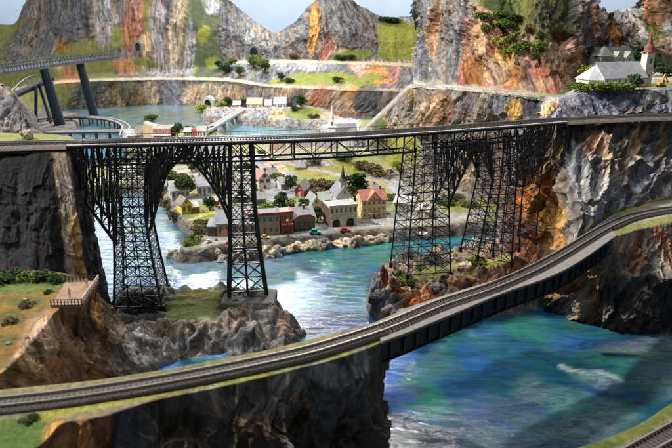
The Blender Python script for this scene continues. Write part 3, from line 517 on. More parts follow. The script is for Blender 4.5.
# ---- water
def water():
    ys = 8*np.exp(np.linspace(0, math.log(136/8.), 330)); us = np.linspace(-1.15, 1.15, 420)
    UU, YY = np.meshgrid(us, ys); x = UU*(YY*.62+6); co = np.stack([x.ravel(), YY.ravel(), 0*x.ravel()], 1)
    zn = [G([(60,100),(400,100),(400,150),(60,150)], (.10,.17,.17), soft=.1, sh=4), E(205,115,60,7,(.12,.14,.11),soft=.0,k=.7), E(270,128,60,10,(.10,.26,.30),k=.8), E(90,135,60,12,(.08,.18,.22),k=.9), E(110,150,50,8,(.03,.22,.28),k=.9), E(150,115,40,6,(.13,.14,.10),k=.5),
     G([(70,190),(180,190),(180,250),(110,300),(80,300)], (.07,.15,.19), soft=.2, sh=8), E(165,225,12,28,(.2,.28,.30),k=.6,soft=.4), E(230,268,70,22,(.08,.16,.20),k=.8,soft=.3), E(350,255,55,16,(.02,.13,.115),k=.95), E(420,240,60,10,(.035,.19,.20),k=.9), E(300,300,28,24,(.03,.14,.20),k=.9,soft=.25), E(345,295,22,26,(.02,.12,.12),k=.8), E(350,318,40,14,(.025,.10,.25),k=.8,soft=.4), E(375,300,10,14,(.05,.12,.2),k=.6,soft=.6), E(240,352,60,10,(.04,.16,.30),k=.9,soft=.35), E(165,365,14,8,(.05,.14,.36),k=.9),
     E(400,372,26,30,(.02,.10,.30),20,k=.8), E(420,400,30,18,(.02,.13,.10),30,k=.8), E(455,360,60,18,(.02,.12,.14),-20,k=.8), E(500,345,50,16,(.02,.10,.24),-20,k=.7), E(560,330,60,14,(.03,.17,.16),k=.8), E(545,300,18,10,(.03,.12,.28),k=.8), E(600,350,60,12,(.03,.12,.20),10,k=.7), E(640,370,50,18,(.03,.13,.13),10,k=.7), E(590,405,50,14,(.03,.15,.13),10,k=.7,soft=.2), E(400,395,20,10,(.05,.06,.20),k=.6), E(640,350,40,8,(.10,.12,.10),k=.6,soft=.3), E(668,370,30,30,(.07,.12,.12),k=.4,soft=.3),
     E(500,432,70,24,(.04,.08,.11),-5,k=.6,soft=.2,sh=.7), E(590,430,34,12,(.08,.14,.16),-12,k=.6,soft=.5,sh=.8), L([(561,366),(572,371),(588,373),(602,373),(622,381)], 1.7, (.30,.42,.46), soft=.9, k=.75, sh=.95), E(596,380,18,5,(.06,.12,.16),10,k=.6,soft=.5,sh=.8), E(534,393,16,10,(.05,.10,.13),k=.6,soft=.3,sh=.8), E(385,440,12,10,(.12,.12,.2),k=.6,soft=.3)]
    col, soft, an = paint(co, (.010,.06,.11), zn, warp=9, seed=160, wf=.5)
    gi = np.arange(len(co)).reshape(UU.shape)
    qd = np.stack([gi[:-1, :-1], gi[:-1, 1:], gi[1:, 1:], gi[1:, :-1]], 2).reshape(-1, 4)
    me = rawmesh('river_water', co, qd); addattr(me, col, co, soft); me.materials.append(M['water'])
    o = bpy.data.objects.new('river_water', me); COL.objects.link(o); tag(o, 'blue green painted river and lake', kind='structure')
water()
# ---- painted sky backdrop wall, in two flat boards that meet in a corner
def sky():
    m, nt, b = nm('sky_paint'); tc = N_(nt, 'ShaderNodeTexCoord').outputs['Object']
    n = noise(nt, mapping(nt, tc, (.03, .03, .08)), 1., 5, .5)
    c = ramp(nt, n, [(.3, (.50, .66, .86)), (.7, (.64, .77, .92))]); nt.links.new(c, b.inputs['Base Color']); b.inputs['Roughness'].default_value = .9
    k = Y(386, 10, 152); mb = MB()
    mb.add([(-190,144,-1),(k[0],152,-1),(k[0],152,34),(-190,144,34),(-190,144.6,-1),(k[0],152.6,-1),(k[0],152.6,34),(-190,144.6,34)], [(0,1,2,3),(7,6,5,4),(3,2,6,7),(0,3,7,4),(1,5,6,2)])
    o = mb.build('sky', m); tag(o, 'pale blue painted backdrop', kind='structure')
    mb = MB(); mb.add([(k[0],152,-1),(190,140,-1),(190,140,34),(k[0],152,34),(k[0],152.6,-1),(190,140.6,-1),(190,140.6,34),(k[0],152.6,34)], [(0,1,2,3),(7,6,5,4),(3,2,6,7),(0,3,7,4),(1,5,6,2)])
    o = mb.build('sky', m); tag(o, 'pale blue painted backdrop', kind='structure')
sky()
# ================================================================= PLANTS, STONES (stood on the terrain)
bpy.context.view_layer.update(); DG_ = bpy.context.evaluated_depsgraph_get()
def hit(px, py, dz=-.03):
    d = Vector(ray(px, py)).normalized(); ok, loc, n, i, o, m = SC.ray_cast(DG_, Vector((0, 0, H)), d)
    if not ok: loc = Vector(Z(px, py, 0))
    return (loc.x, loc.y, loc.z+dz)
def crown_mesh(name, kind, n, seed, leaf=.11):
    rnd = np.random.RandomState(seed); vs = []; fs = []
    if kind == 'conifer':
        c = []
        for k in range(n):
            t = rnd.rand()**.7; r = (1-t)*.42*(0.72+.28*math.sin(t*38)); a = rnd.rand()*6.283; rr_ = r*(.55+.45*rnd.rand()); c.append((rr_*math.cos(a), rr_*math.sin(a), .12+t*.9))
        c = np.array(c)
    else:
        nb = {'round': 11, 'bush': 9, 'tall': 12}[kind]; cl = []
        for k in range(nb):
            if kind == 'tall': p = (rnd.uniform(-.16, .16), rnd.uniform(-.16, .16), .32+.62*k/nb); s = .20*(1.15-.6*k/nb)
            elif kind == 'round': a = rnd.rand()*6.283; rr_ = .26*math.sqrt(rnd.rand()); p = (rr_*math.cos(a), rr_*math.sin(a), rnd.uniform(.34, .80)); s = rnd.uniform(.15, .27)
            else: a = rnd.rand()*6.283; rr_ = .42*math.sqrt(rnd.rand()); p = (rr_*math.cos(a), rr_*math.sin(a), rnd.uniform(.08, .36)); s = rnd.uniform(.15, .28)
            cl.append((p, s))
        c = []
        for k in range(n):
            p, s = cl[rnd.randint(nb)]; v = rnd.normal(size=3); v /= np.linalg.norm(v); v[2] = abs(v[2])*1.0 if rnd.rand() < .7 else v[2]
            c.append(np.array(p)+v*s*(.7+.42*rnd.rand()))
        c = np.array(c)
    for p in c:
        n1 = rnd.normal(size=3); n1 /= np.linalg.norm(n1); t = np.cross(n1, (0, 0, 1.)); t /= np.linalg.norm(t)+1e-6; b = np.cross(n1, t); s = leaf*(.5+.7*rnd.rand()); o = len(vs)
        vs += [p-t*s*.5, p+b*s*.35, p+t*s*.5, p-b*s*.35+n1*s*.2]; fs.append((o, o+1, o+2, o+3))
    me = bpy.data.meshes.new(name); me.from_pydata([tuple(v) for v in vs], [], fs); me.update(); return me
CM = {}
for kd, n, lf in (('round', 1500, .10), ('bush', 1100, .11), ('tall', 1300, .09), ('conifer', 1200, .10)):
    for v in range(2): CM[kd, v] = crown_mesh('foliage', kd, n, 10+v+len(kd), lf)
TR = bpy.data.meshes.new('trunk'); _m = MB(); _m.tube((0, 0, -.05), (0.01, 0, .45), .035, .022, 7); _m.tube((0, 0, .28), (.14, .05, .55), .016, .008, 5); _m.tube((0, 0, .30), (-.12, -.04, .58), .016, .008, 5)
TR.from_pydata(_m.v, [], _m.f); TR.materials.append(M['bark']); TRM = {}
tree_no = [0]
def tree(px, py, hpx, kind, leaf, label, group=None, wid=1., at=None):
    c = at or hit(px, py); u = upx(c); s = hpx*u*1.15*(1.0 if kind != 'bush' else 1.45); tree_no[0] += 1; v = tree_no[0] % 2
    nm_ = {'round': 'round_tree', 'bush': 'bush', 'tall': 'tall_tree', 'conifer': 'conifer'}[kind]
    rnd = random.Random(int(px*13+py*7)); rz = rnd.uniform(0, 6.28)
    key = (kind, v, leaf)
    if key not in TRM: m = CM[kind, v].copy(); m.materials.clear(); m.materials.append(M['leaf_'+leaf]); TRM[key] = m
    r = empty(nm_, c, rz, label, 'bush' if kind == 'bush' else 'tree', group); r.scale = (s*wid, s*wid, s)
    o = bpy.data.objects.new('crown', TRM[key]); COL.objects.link(o); o.parent = r
    t = bpy.data.objects.new('trunk', TR); COL.objects.link(t); t.parent = r
    if kind == 'bush': t.scale = (.6, .6, .5)
    return r
vt = [
 (187,198,23,'round','dark','large dark green tree between the two white houses at the left of the village',1.0),(210,210,13,'round','dark','round dark tree on the lawn beside the low brick outbuilding',1.1),(242,206,21,'conifer','dark','dark conifer seen between the legs of the second tower',1.0),
 (291,191,15,'round','dark','dark round tree behind the little red house',1.),(280,212,18,'tall','dark','narrow dark tree behind the orange store',1.3),(290,213,13,'round','mid','fresh green round tree behind the orange and brown shops',1.2),(303,212,14,'round','teal','blue green tree behind the brown brick shop',1.1),
 (267,212,9,'bush','mid','olive green bush behind the tan store',1.4),(317,222,16,'round','dark','dark tree between the brown shop and the fire station',1.0),(355,207,30,'tall','dark','tall dark tree between the chapel and the hotel',1.25),(321,204,13,'round','dark','dark tree behind the pale yellow house',1.1),
 (310,190,8,'bush','brown','brown bush just right of the little red house',1.3),(318,185,8,'bush','brown','brown bush highest of the hillside thicket',1.4),(327,188,9,'bush','brown','brown bush in the middle of the hillside thicket',1.5),(337,187,9,'bush','brown','brown bush at the right end of the hillside thicket',1.5),(316,196,9,'bush','brown','dark brown bush lowest in the hillside thicket',1.4),(330,196,7,'bush','mid','olive bush below the hillside thicket',1.4),(344,193,7,'bush','mid','olive bush on the bank behind the chapel',1.4),
 (205,226,9,'bush','brown','brown bush left of the grey roofed house',1.4),(199,233,9,'bush','brown','dark brown bush down the slope left of the slanted shed',1.3),(194,241,8,'bush','mid','olive bush near the corner of the shore',1.3),(187,245,6,'bush','mid','lowest olive bush at the tip of the village lawn',1.3),
 (168,207,8,'bush','brown','brown bush on the steep shore behind the yellow house',1.3),(161,198,7,'bush','brown','brown bush high on the curved shore',1.3),(174,218,8,'bush','brown','dark bush on the shore left of the yellow house',1.2),
 (143,178,14,'round','dark','dark round tree framed by the left tower and its arch',1.1),(168,178,9,'bush','mid','green bush under the viaduct arch',1.3),(180,180,8,'bush','brown','brown bush under the crown of the viaduct arch',1.4),(214,186,12,'round','dark','dark tree between the arch and the second tower',1.2),(225,193,8,'bush','dark','dark bush behind the grey roofed houses',1.3),
 (252,180,16,'round','dark','dark tree beside the right leg of the second tower',1.),(254,199,12,'round','dark','dark tree below the pink roofed house',1.),(262,214,7,'bush','mid','small green bush left of the orange store roof',1.3),(246,172,9,'round','dark','dark tree high between the legs of the second tower',1.2),
 (178,139,16,'round','dark','big dark round tree on the north shore above the viaduct track',1.),(151,121,7,'bush','dark','dark bush beside the top of the tan elevator',1.4),(188,131,6,'bush','dark','small dark bush right of the big dark round tree',1.2),(271,141,8,'bush','mid','olive bush poking above the track left of the lake islet',1.3),(299,141,8,'bush','teal','blue green bush poking above the track',1.4),
 (426,216,12,'round','dark','dark tree seen through the third tower',1.),(445,204,8,'bush','mid','green bush right of the third tower behind the river',1.5),(457,201,8,'bush','brown','brown bush between the third and fourth towers',1.5),(468,206,8,'bush','mid','bright green bush between the third and fourth towers',1.4),(437,199,7,'bush','brown','low brown bush behind the third tower',1.5),
 (401,168,8,'bush','mid','olive bush left of the third tower at deck height',1.5),(372,172,9,'bush','brown','dark bush below the deck truss left of the third tower',1.6),(382,176,8,'bush','brown','brown bush on the slope left of the third tower',1.6),(362,168,8,'bush','brown','brown bush behind the right half of the deck truss',1.6),
 (400,283,14,'bush','mid','bright green bush on the tip of the red rock point',1.0),(406,286,10,'bush','mid','smaller green bush beside the red boulders',1.1),(476,264,9,'bush','mid','fresh green bush at the foot of the fourth tower',1.4),(433,262,10,'bush','dark','dark bush at the right foot of the third tower',1.1),(420,268,5,'bush','mid','low green tuft between the feet of the third tower',1.3),
 (301,107,11,'round','dark','dark tree on the green mound across the lake',1.3),(295,110,5,'bush','dark','small dark bush left of the tree on the far mound',1.3),(245,104,6,'bush','dark','dark bush between the two leftmost far houses',1.2),(227,106,9,'round','dark','dark tree left of the red and white far shed',1.2),(203,112,9,'bush','light','yellow green bush under the pale tunnel portal',1.2),(221,106,6,'bush','light','pale green bush right of the pale tunnel portal',1.3),(263,106,5,'bush','dark','dark bush between the far houses',1.2),(314,118,5,'bush','brown','brown bush on the far shore right of the mound',1.5),
 (226,74,10,'round','dark','dark tree at the foot of the left mountain',1.3),(232,68,10,'round','mid','green tree high above the tunnel mouth path',1.3),(240,76,9,'round','dark','dark tree on the upper terrace edge',1.3),(219,70,9,'round','dark','dark tree on the green flank of the left mountain',1.4),(254,68,12,'round','mid','mid green tree leftmost of the pair by the dark tunnel mouth',1.2),(265,74,15,'round','mid','tall leafy green tree on the central terrace',1.1),(281,81,8,'round','dark','dark tree on the terrace right of the leafy green one',1.3),(290,82,5,'bush','dark','small dark bush on the central terrace',1.5),
 (337,82,6,'bush','dark','dark bush alone on the green terrace',1.2),(341,59,5,'bush','dark','dark shrub at the foot of the orange striped peak',1.6),(350,59,5,'bush','dark','dark shrub below the central peak',1.6),(294,57,4,'bush','brown','dark shrub at the left foot of the orange striped peak',1.8),(388,22,6,'bush','dark','dark shrub on top of the green wall',2.),(396,22,5,'bush','dark','dark shrub beside another on top of the green wall',1.8),
 (375,136,7,'bush','brown','brown bush beside the slanting ridge path',1.3),(384,133,8,'bush','dark','dark bush at the foot of the striped slope',1.3),
 (483,20,9,'bush','mid','green shrub beside the tall grey pillar',1.2),(486,30,7,'bush','mid','lower green shrub beside the tall grey pillar',1.2),(500,18,8,'bush','mid','green shrub near the top of the red rocks',1.3),(508,26,9,'bush','mid','leafy shrub in the upper red rocks',1.3),(515,22,8,'bush','dark','dark shrub under the green ridge',1.3),(500,44,9,'bush','light','pale green shrub on the yellow rock',1.3),(508,55,8,'bush','light','pale green shrub low on the yellow rock',1.3),(515,40,10,'bush','mid','green shrub in the middle of the red rocks',1.2),(519,52,11,'bush','mid','big green shrub right of the yellow rock',1.2),(528,50,11,'bush','mid','green shrub left of the pink slabs',1.1),(539,48,9,'bush','light','pale green shrub on the pink slabs',1.1),(537,56,8,'bush','mid','green shrub lowest on the pink slabs',1.3),(496,26,7,'bush','light','pale shrub high on the tan rock',1.),(543,38,8,'bush','dark','dark shrub over the folded rocks',1.),
 (594,82,19,'bush','light','bright yellow green bush left of the mountain church',1.0),(586,86,12,'bush','light','yellow green bush at the corner of the church shelf',1.1),(577,91,10,'bush','mid','first green hedge bush on the shelf edge',1.5),(586,91,10,'bush','mid','green hedge bush below the yellow green one',1.5),(596,91,10,'bush','light','pale green hedge bush in front of the church apse',1.5),(606,91,10,'bush','mid','green hedge bush in front of the church wall',1.4),(615,91,10,'bush','light','pale green hedge bush in front of the church windows',1.4),(624,91,10,'bush','mid','green hedge bush right along the church shelf edge',1.4),
 (634,90,15,'round','teal','blue green round tree in front of the church tower end',1.2),(640,70,20,'round','teal','dark teal tree behind the church roof',1.),(641,56,10,'round','mid','olive tree high behind the church roof',1.5),(609,72,8,'bush','mid','olive bush between the manor and the church',1.5),(592,57,11,'round','dark','dark tree left of the manor turret',1.2),(614,58,8,'round','dark','dark tree above the manor roof',1.3),(664,76,11,'bush','dark','dark olive bush behind the yellow excavator',1.5),(655,64,11,'bush','dark','dark bush right of the red onion dome',1.5),
 (14,276,9,'bush','dark','dark bush at the left foot of the dark cliff',1.6),(28,279,9,'bush','mid','green bush at the foot of the dark cliff',1.5),(42,279,9,'bush','dark','dark bush at the middle foot of the dark cliff',1.6),(56,281,8,'bush','dark','dark bush beside the observation deck rail',1.5),(2,282,9,'bush','dark','dark bush at the left picture edge under the cliff',1.6),(26,306,6,'bush','brown','brown scrub on the first green patch of the field',1.7),(10,322,6,'bush','brown','brown scrub on the second green patch of the field',1.7),(48,293,4,'bush','dark','tiny dark shrub near the observation deck',1.5),
 (152,168,9,'round','mid','green tree framed by the right arm of the left tower',1.2),(163,173,8,'bush','mid','green bush behind the cream house under the arch',1.4),(192,172,9,'round','dark','dark tree right of the white gabled house under the arch',1.2),(204,170,8,'bush','mid','green bush between the brown house and the second tower arm',1.4),(220,176,9,'round','mid','mid green tree above the brown roofed house',1.2),(158,186,8,'bush','dark','dark bush on the curved shore under the arch',1.4),(176,190,7,'bush','dark','dark bush behind the white house with pale grey roof',1.3),
 (138,156,7,'bush','mid','green bush on the shore seen through the left tower',1.5),(128,168,7,'bush','dark','dark bush by the long white shed',1.4),(165,150,8,'bush','mid','green bush behind the deck lattice of the left tower',1.5),(222,152,8,'round','dark','dark tree behind the deck of the second tower',1.4),(276,178,7,'bush','mid','green bush at the bend of the grey street',1.3),(262,158,8,'round','dark','dark tree beside the rust red shed',1.3),(314,163,7,'bush','brown','brown bush on the pale rocks below the deck truss',1.5),(343,160,8,'bush','dark','dark bush behind the deck truss by the pale store',1.5),(234,224,8,'bush','mid','green bush between the legs of the second tower',1.3),(256,221,8,'bush','dark','dark bush behind the tan store',1.3),(365,196,7,'bush','mid','green bush on the bank behind the hotel',1.4),(391,200,7,'bush','mid','green bush between hotel and bungalow',1.3),
 (140,132,6,'bush','dark','dark bush among the white cottages of the north shore',1.4),(166,130,6,'bush','dark','dark bush behind the red tiered house',1.4),(208,131,6,'bush','dark','dark bush at the near end of the road bridge',1.4),(120,134,5,'bush','mid','olive bush by the cream lakeside cottage',1.5),
 (30,420,7,'bush','dark','dark tuft on the grass of the foreground bank',1.6)]
for a in vt: tree(a[0], a[1], a[2], a[3], a[4], a[5], wid=a[6])
# ---- stones
def rockmesh(seed, sx, sy, sz, sub=4, rough=.36):
    import bmesh
    bm = bmesh.new(); bmesh.ops.create_icosphere(bm, subdivisions=sub, radius=1)
    co = np.array([v.co[:] for v in bm.verts]); d1, d2, iv = worley(co*1.1+seed*3.7, seed)
    r = 1+rough*(fbm(co*1.2+seed, 4, seed)*1.3+(iv-.5)*.9-np.exp(-(d2-d1)**2*50)*.4); sq = np.sign(co)*np.abs(co)**.72
    co = sq*r[:, None]*np.array((sx, sy, sz))
    for v, c in zip(bm.verts, co): v.co = c
    me = bpy.data.meshes.new('boulder'); bm.to_mesh(me); bm.free(); me.polygons.foreach_set('use_smooth', [True]*len(me.polygons))
    return me, co
def boulder(px, py, wpx, hpx, c, label, seed, group=None, tilt=0, ang=0, name='boulder', dz=.3, dep=.8):
    p = hit(px, py, 0); u = upx(p); sx, sz = wpx*u/2, hpx*u/2
    me, co = rockmesh(seed, sx, sx*dep, sz); addattr(me, np.tile(np.array(c, float), (len(co), 1)), co*1.6+seed, np.zeros(len(co))); me.materials.append(M['terrain'])
    o = bpy.data.objects.new(name, me); COL.objects.link(o); o.location = (p[0], p[1], p[2]+sz*dz); o.rotation_euler = (0, R(tilt), R(ang)); tag(o, label, 'boulder', group); return o
boulder(384,286,9,24,(.36,.12,.06),'tall upright rust red boulder at the tip of the red rock point',1,tilt=-8,dz=.7)
boulder(395,291,10,20,(.38,.17,.10),'leaning reddish boulder right of the tall upright one',2,tilt=-25,dz=.6)
boulder(408,299,13,10,(.42,.20,.12),'pinkish low boulder below the green bush on the point',3,tilt=12)
boulder(416,306,16,12,(.40,.13,.04),'orange red boulder right of the pinkish one',4)
boulder(427,303,12,14,(.36,.15,.07),'rust coloured boulder beside the girder bridge',5)
boulder(390,314,13,14,(.35,.34,.33),'light grey slab at the waterline of the red rock point',6,tilt=-30)
boulder(447,280,14,8,(.10,.105,.12),'dark blue grey boulder in front of the third tower',7)
boulder(436,290,12,9,(.30,.29,.27),'grey boulder left of the dark blue one',8)
boulder(465,268,14,7,(.42,.36,.30),'pale flat boulder left of the green bush by the fourth tower',9,tilt=-8)
boulder(460,285,24,16,(.42,.24,.15),'large tan boulder beside the girder bridge in front of the fourth tower',10)
boulder(408,290,7,5,(.6,.5,.42),'small pale stone on the red rock point',11)
boulder(376,300,16,9,(.12,.12,.13),'dark wet boulder at the left waterline of the point',12)
boulder(26,300,5,3,(.4,.38,.34),'small pale stone on the first green patch of the field',13); boulder(27,338,4,3,(.5,.46,.42),'small white stone on the field edge',14); boulder(9,344,5,3,(.35,.33,.3),'grey stone low on the field',15); boulder(50,290,4,3,(.3,.26,.22),'brown stone beside the observation deck',16)
boulder(28,139,12,12,(.55,.5,.45),'pale boulder standing behind the left end of the viaduct',17,dz=.5)
rs = random.Random(5); cols = [(.40,.385,.36),(.34,.33,.32),(.50,.45,.38),(.30,.295,.29),(.56,.48,.38)]
shore = [(172,255,12),(182,256,11),(192,257,13),(203,257,12),(214,255,13),(225,254,11),(235,253,12),(246,252,12),(257,250,11),(267,249,12),(278,247,13),(290,245,13),(302,243,14),(314,241,12),(325,240,12),(336,239,12),(347,238,12),(358,237,12),(369,236,12),(380,234,11),(390,233,11),(400,232,11),(411,231,11),(422,230,11),(433,229,11),(444,228,11),(455,227,11),(466,226,11)]
for i, (x, y, w) in enumerate(shore):
    c = cols[rs.randrange(5)] if x < 330 else (.60, .52, .40) if rs.random() < .7 else (.5, .45, .38)
    p = Z(x, y+(3.5 if x < 220 else 8), .0); u = upx(p); sx = w*u*rs.uniform(.5, .82); me, co = rockmesh(30+i, sx, sx*.55, rs.uniform(.30, .52), 4, .42); addattr(me, np.tile(np.array(c), (len(co), 1)), co*2+i, np.zeros(len(co))); me.materials.append(M['terrain'])
    o = bpy.data.objects.new('shore_boulder', me); COL.objects.link(o); o.location = (p[0]+rs.uniform(-.1, .1), p[1]+rs.uniform(-.05, .25), rs.uniform(.1, .24)); o.rotation_euler = (R(rs.uniform(-25, 5)), R(rs.uniform(-26, 20)), R(rs.uniform(-25, 25)))
    tag(o, 'flat pale boulder in the row of sea wall stones along the village waterfront', 'boulder', 'sea wall boulders along the village waterfront')
POS = {k: hit(*v) for k, v in dict(excav=(661,87), barrier=(643,89), board=(531,88), lampA=(288,237), lampB=(252,240)).items()}
# ================================================================= TRACKS AND BRIDGES
def path(pts, step=.12):
    P = np.array(pts, float); P = crom(P, len(P)*40); d = np.concatenate([[0], np.cumsum(np.linalg.norm(np.diff(P, axis=0), axis=1))])
    n = max(2, int(d[-1]/step)); s = np.linspace(0, d[-1], n); return np.stack([np.interp(s, d, P[:, k]) for k in range(3)], 1), s
def frames(P):
    T = np.gradient(P, axis=0); T[:, 2] *= 0; T /= np.linalg.norm(T, axis=1, keepdims=True); return T, np.stack([T[:, 1], -T[:, 0], 0*T[:, 0]], 1)   # normal to the right / towards the viewer
def ribbon(mb, P, Nn, a0, a1, z0, z1):
    n = len(P); vs = []
    for p, q in zip(P, Nn):
        for (a, z) in ((a0, z0), (a1, z0), (a1, z1), (a0, z1)): vs.append((p[0]+q[0]*a, p[1]+q[1]*a, p[2]+z))
    fs = []
    for i in range(n-1):
        for k in range(4): fs.append((i*4+k, i*4+(k+1) % 4, i*4+4+(k+1) % 4, i*4+4+k))
    fs += [(0, 1, 2, 3), ((n-1)*4+3, (n-1)*4+2, (n-1)*4+1, (n-1)*4)]
    return mb.add(vs, fs)
def track(root, P, tiez=0., gauge=.44, tl=.66, bal=None, tstep=.15, rw=.035, rh=.07, guard=False):
    T, Nn = frames(P)
    if bal:
        mb = MB(); n = len(P); vs = []; prof = [(-bal, -.12), (-bal*.62, -.005), (bal*.62, -.005), (bal, -.12)]
        for p, q in zip(P, Nn):
            for a, z in prof: vs.append((p[0]+q[0]*a, p[1]+q[1]*a, p[2]+z))
        mb.add(vs, [(i*4+k, i*4+k+1, i*4+5+k, i*4+4+k) for i in range(n-1) for k in range(3)])
        mb.build('ballast', 'ballast', root, True, True)
    d = np.concatenate([[0], np.cumsum(np.linalg.norm(np.diff(P, axis=0), axis=1))]); mb = MB(); rnd = random.Random(3)
    for s in np.arange(.05, d[-1], tstep):
        p = np.array([np.interp(s, d, P[:, k]) for k in range(3)]); q = np.array([np.interp(s, d, Nn[:, k]) for k in range(3)]); j = rnd.uniform(-.015, .015)
        a, b = p+q*(tl/2+j), p-q*(tl/2-j); mb.beam((a[0], a[1], p[2]+.005), (b[0], b[1], p[2]+.005), .07, .04)
    mb.build('ties', 'tie', root, world=True)
    for sg in (-1, 1):
        mb = MB(); ribbon(mb, P, Nn, sg*gauge/2-rw/2, sg*gauge/2+rw/2, .03, .03+rh); mb.build('rail', 'rail', root, world=True)
# near track
NT = [(-80,418),(-30,409),(0,404),(50,398.5),(100,391.5),(150,383.5),(200,374.5),(250,364.5),(300,353.5),(336,343.5),(386,327),(438,305.5),(480,291.5),(504,282.5),(535,268.5),(559,255.5),(583,241),(604,228.5),(629,217.5),(650,212.5),(672,209),(720,204),(780,200)]
P, _ = path(zz([(a, b, 5.03) for a, b in NT]), .15)
px, py = proj(P)
r = empty('railway_track', tuple(P[0]), 0, 'grey single track curving from the lower left corner over the low girder bridge', 'railway track')
T_, N2 = frames(P); track(r, P, bal=None)
def sub(P, a, b): px, _ = proj(P); return P[(px >= a) & (px <= b)]
for a, b in ((-200, 384), (606, 900)):
    mb = MB(); Q = sub(P, a, b); _, q = frames(Q); vs = []
    for p, n in zip(Q, q):
        for o, z in ((-.55, -.11), (-.42, .012), (.35, .012), (.39, -.11)): vs.append(tuple(p+n*o+np.array((0, 0, z))))
    mb.add(vs, [(i*4+k, i*4+k+1, i*4+5+k, i*4+4+k) for i in range(len(Q)-1) for k in range(3)]); mb.build('ballast', 'ballast', r, True, True)
# corner track, bottom right
P, _ = path(zz([(a, b, 5.03) for a, b in [(585,484),(612,467),(640,451),(672,433),(700,418),(730,400),(770,378)]]), .15)
r = empty('railway_track', tuple(P[0]), 0, 'short stretch of dark track in the bottom right corner', 'railway track'); track(r, P, bal=.42)
# girder bridge
GB = [(369,325),(395,313.5),(415,305),(460,290.5),(520,272),(548,258),(576,242),(606,225)]
GF = [(382.5,341.5),(403,334),(424,325.5),(463,309.5),(504,292.5),(546,278),(578,262),(617,235)]
b_, _ = path(zz([(a, b, 4.96) for a, b in GB]), .2); f_, _ = path(zz([(a, b, 4.96) for a, b in GF]), .2)
n = 80; B = np.array([b_[int(i*(len(b_)-1)/(n-1))] for i in range(n)]); F = np.array([f_[int(i*(len(f_)-1)/(n-1))] for i in range(n)])
r = empty('girder_bridge', tuple(F[0]-np.array((0, 0, .8))), 0, 'black plate girder bridge with a grey deck carrying the near track over the river', 'bridge')
mb = MB(); vs = []
for i in range(n):
    for q, z in ((B[i], 0), (F[i], 0), (F[i], -.09), (B[i], -.09)): vs.append((q[0], q[1], q[2]+z))
fs = [(i*4+k, i*4+(k+1) % 4, i*4+4+(k+1) % 4, i*4+4+k) for i in range(n-1) for k in range(4)]+[(0, 1, 2, 3), (4*n-1, 4*n-2, 4*n-3, 4*n-4)]
mb.add(vs, fs); mb.build('deck', 'deck_grey', r, world=True)
for E_, sgn in ((F, 1), (B, -1)):
    _, q = frames(E_); q = q*sgn
    mb = MB(); ribbon(mb, E_, q, -.16, -.10, -.80, -.095); g = mb.build('girder', 'girder_black', r, world=True)
    mb = MB(); ribbon(mb, E_, q, -.22, -.02, -.83, -.79); ribbon(mb, E_, q, -.20, -.03, -.13, -.092); mb.build('flange', 'girder_black', r, world=True)
    for i in range(2, n-1, 6):
        mb = MB(); p = E_[i]-q[i]*.06; mb.beam((p[0], p[1], p[2]-.12), (p[0], p[1], p[2]-.79), .06, .07); mb.build('stiffener', 'girder_black', r, world=True)
mb = MB()
for i in range(2, n-1, 3): mb.beam(F[i]+np.array((0, 0, -.45)), B[i]+np.array((0, 0, -.45)), .08, .5)
mb.build('cross_frames', 'girder_black', r, world=True)
mb = MB(); c = Z(550, 281, 3.6); mb.extr([(c[0]-.25, c[2]+.45), (c[0]+.55, c[2]+.45), (c[0]-.15, c[2]-.75)], c[1]-.1, c[1]+.25); mb.build('bearing_bracket', mc((.42, .33, .2)), r, world=True)
# ---- tall viaduct
VT = [(-140,147),(-60,145.5),(0,144),(84,142),(168,140),(252,137.8),(336,135),(392,131.7),(448,127.8),(504,123.7),(560,119.6),(616,117),(672,115),(760,111.5)]
VP, _ = path(zz([(a, b, 9.5) for a, b in VT]), .15); VPX, _ = proj(VP)
r = empty('railway_track', tuple(VP[0]), 0, 'long straight track running over the tall viaduct and along the cliff top', 'railway track'); track(r, VP, gauge=.44, tl=.8)
for a, b in ((-300, 76), (552, 900)):
    Q = sub(VP, a, b); _, q = frames(Q); mb = MB(); vs = []
    for p, nn in zip(Q, q):
        for o, z in ((-.95, -.24), (-.5, -.015), (.42, -.015), (.62, -.22)): vs.append(tuple(p+nn*o+np.array((0, 0, z))))
    mb.add(vs, [(i*4+k, i*4+k+1, i*4+5+k, i*4+4+k) for i in range(len(Q)-1) for k in range(3)]); mb.build('ballast', 'ballast', r, True, True)
base = Z(142, 296, 1.3)
V = empty('railway_viaduct', base, 0, 'tall black steel trestle viaduct with four lattice towers spanning the river', 'viaduct')
SP = sub(VP, 68, 560); ST_, SN = frames(SP); SPX, _ = proj(SP)
mb = MB(); ribbon(mb, SP, SN, -.62, .62, -.10, -.05); mb.build('deck', 'black_steel', V, world=True)
for sg in (-1, 1):
    mb = MB(); ribbon(mb, SP, SN, sg*.70-.09, sg*.70+.09, -.07, .0); mb.build('walkway', mc((.36, .33, .31), .8), V, world=True)
    mb = MB(); ribbon(mb, SP, SN, sg*.62-.05, sg*.62+.05, -.21, -.075)
    for i in range(0, len(SP), 3): p = SP[i]+SN[i]*sg*.72; mb.beam((p[0], p[1], p[2]-.08), (p[0], p[1], p[2]-.22), .05, .05)
    mb.build('deck_girder', 'black_steel', V, world=True)
for sg in (-1, 1):                            # railing wires
    mb = MB(); ribbon(mb, SP, SN, sg*.79-.012, sg*.79+.012, .20, .222)
    for i in range(0, len(SP), 5): p = SP[i]+SN[i]*sg*.79; mb.beam((p[0], p[1], p[2]-.05), (p[0], p[1], p[2]+.21), .018, .018)
    mb.build('railing', 'dark_steel', V, world=True)
def vat(px0): i = int(np.argmin(abs(SPX-px0))); return SP[i], ST_[i], SN[i]
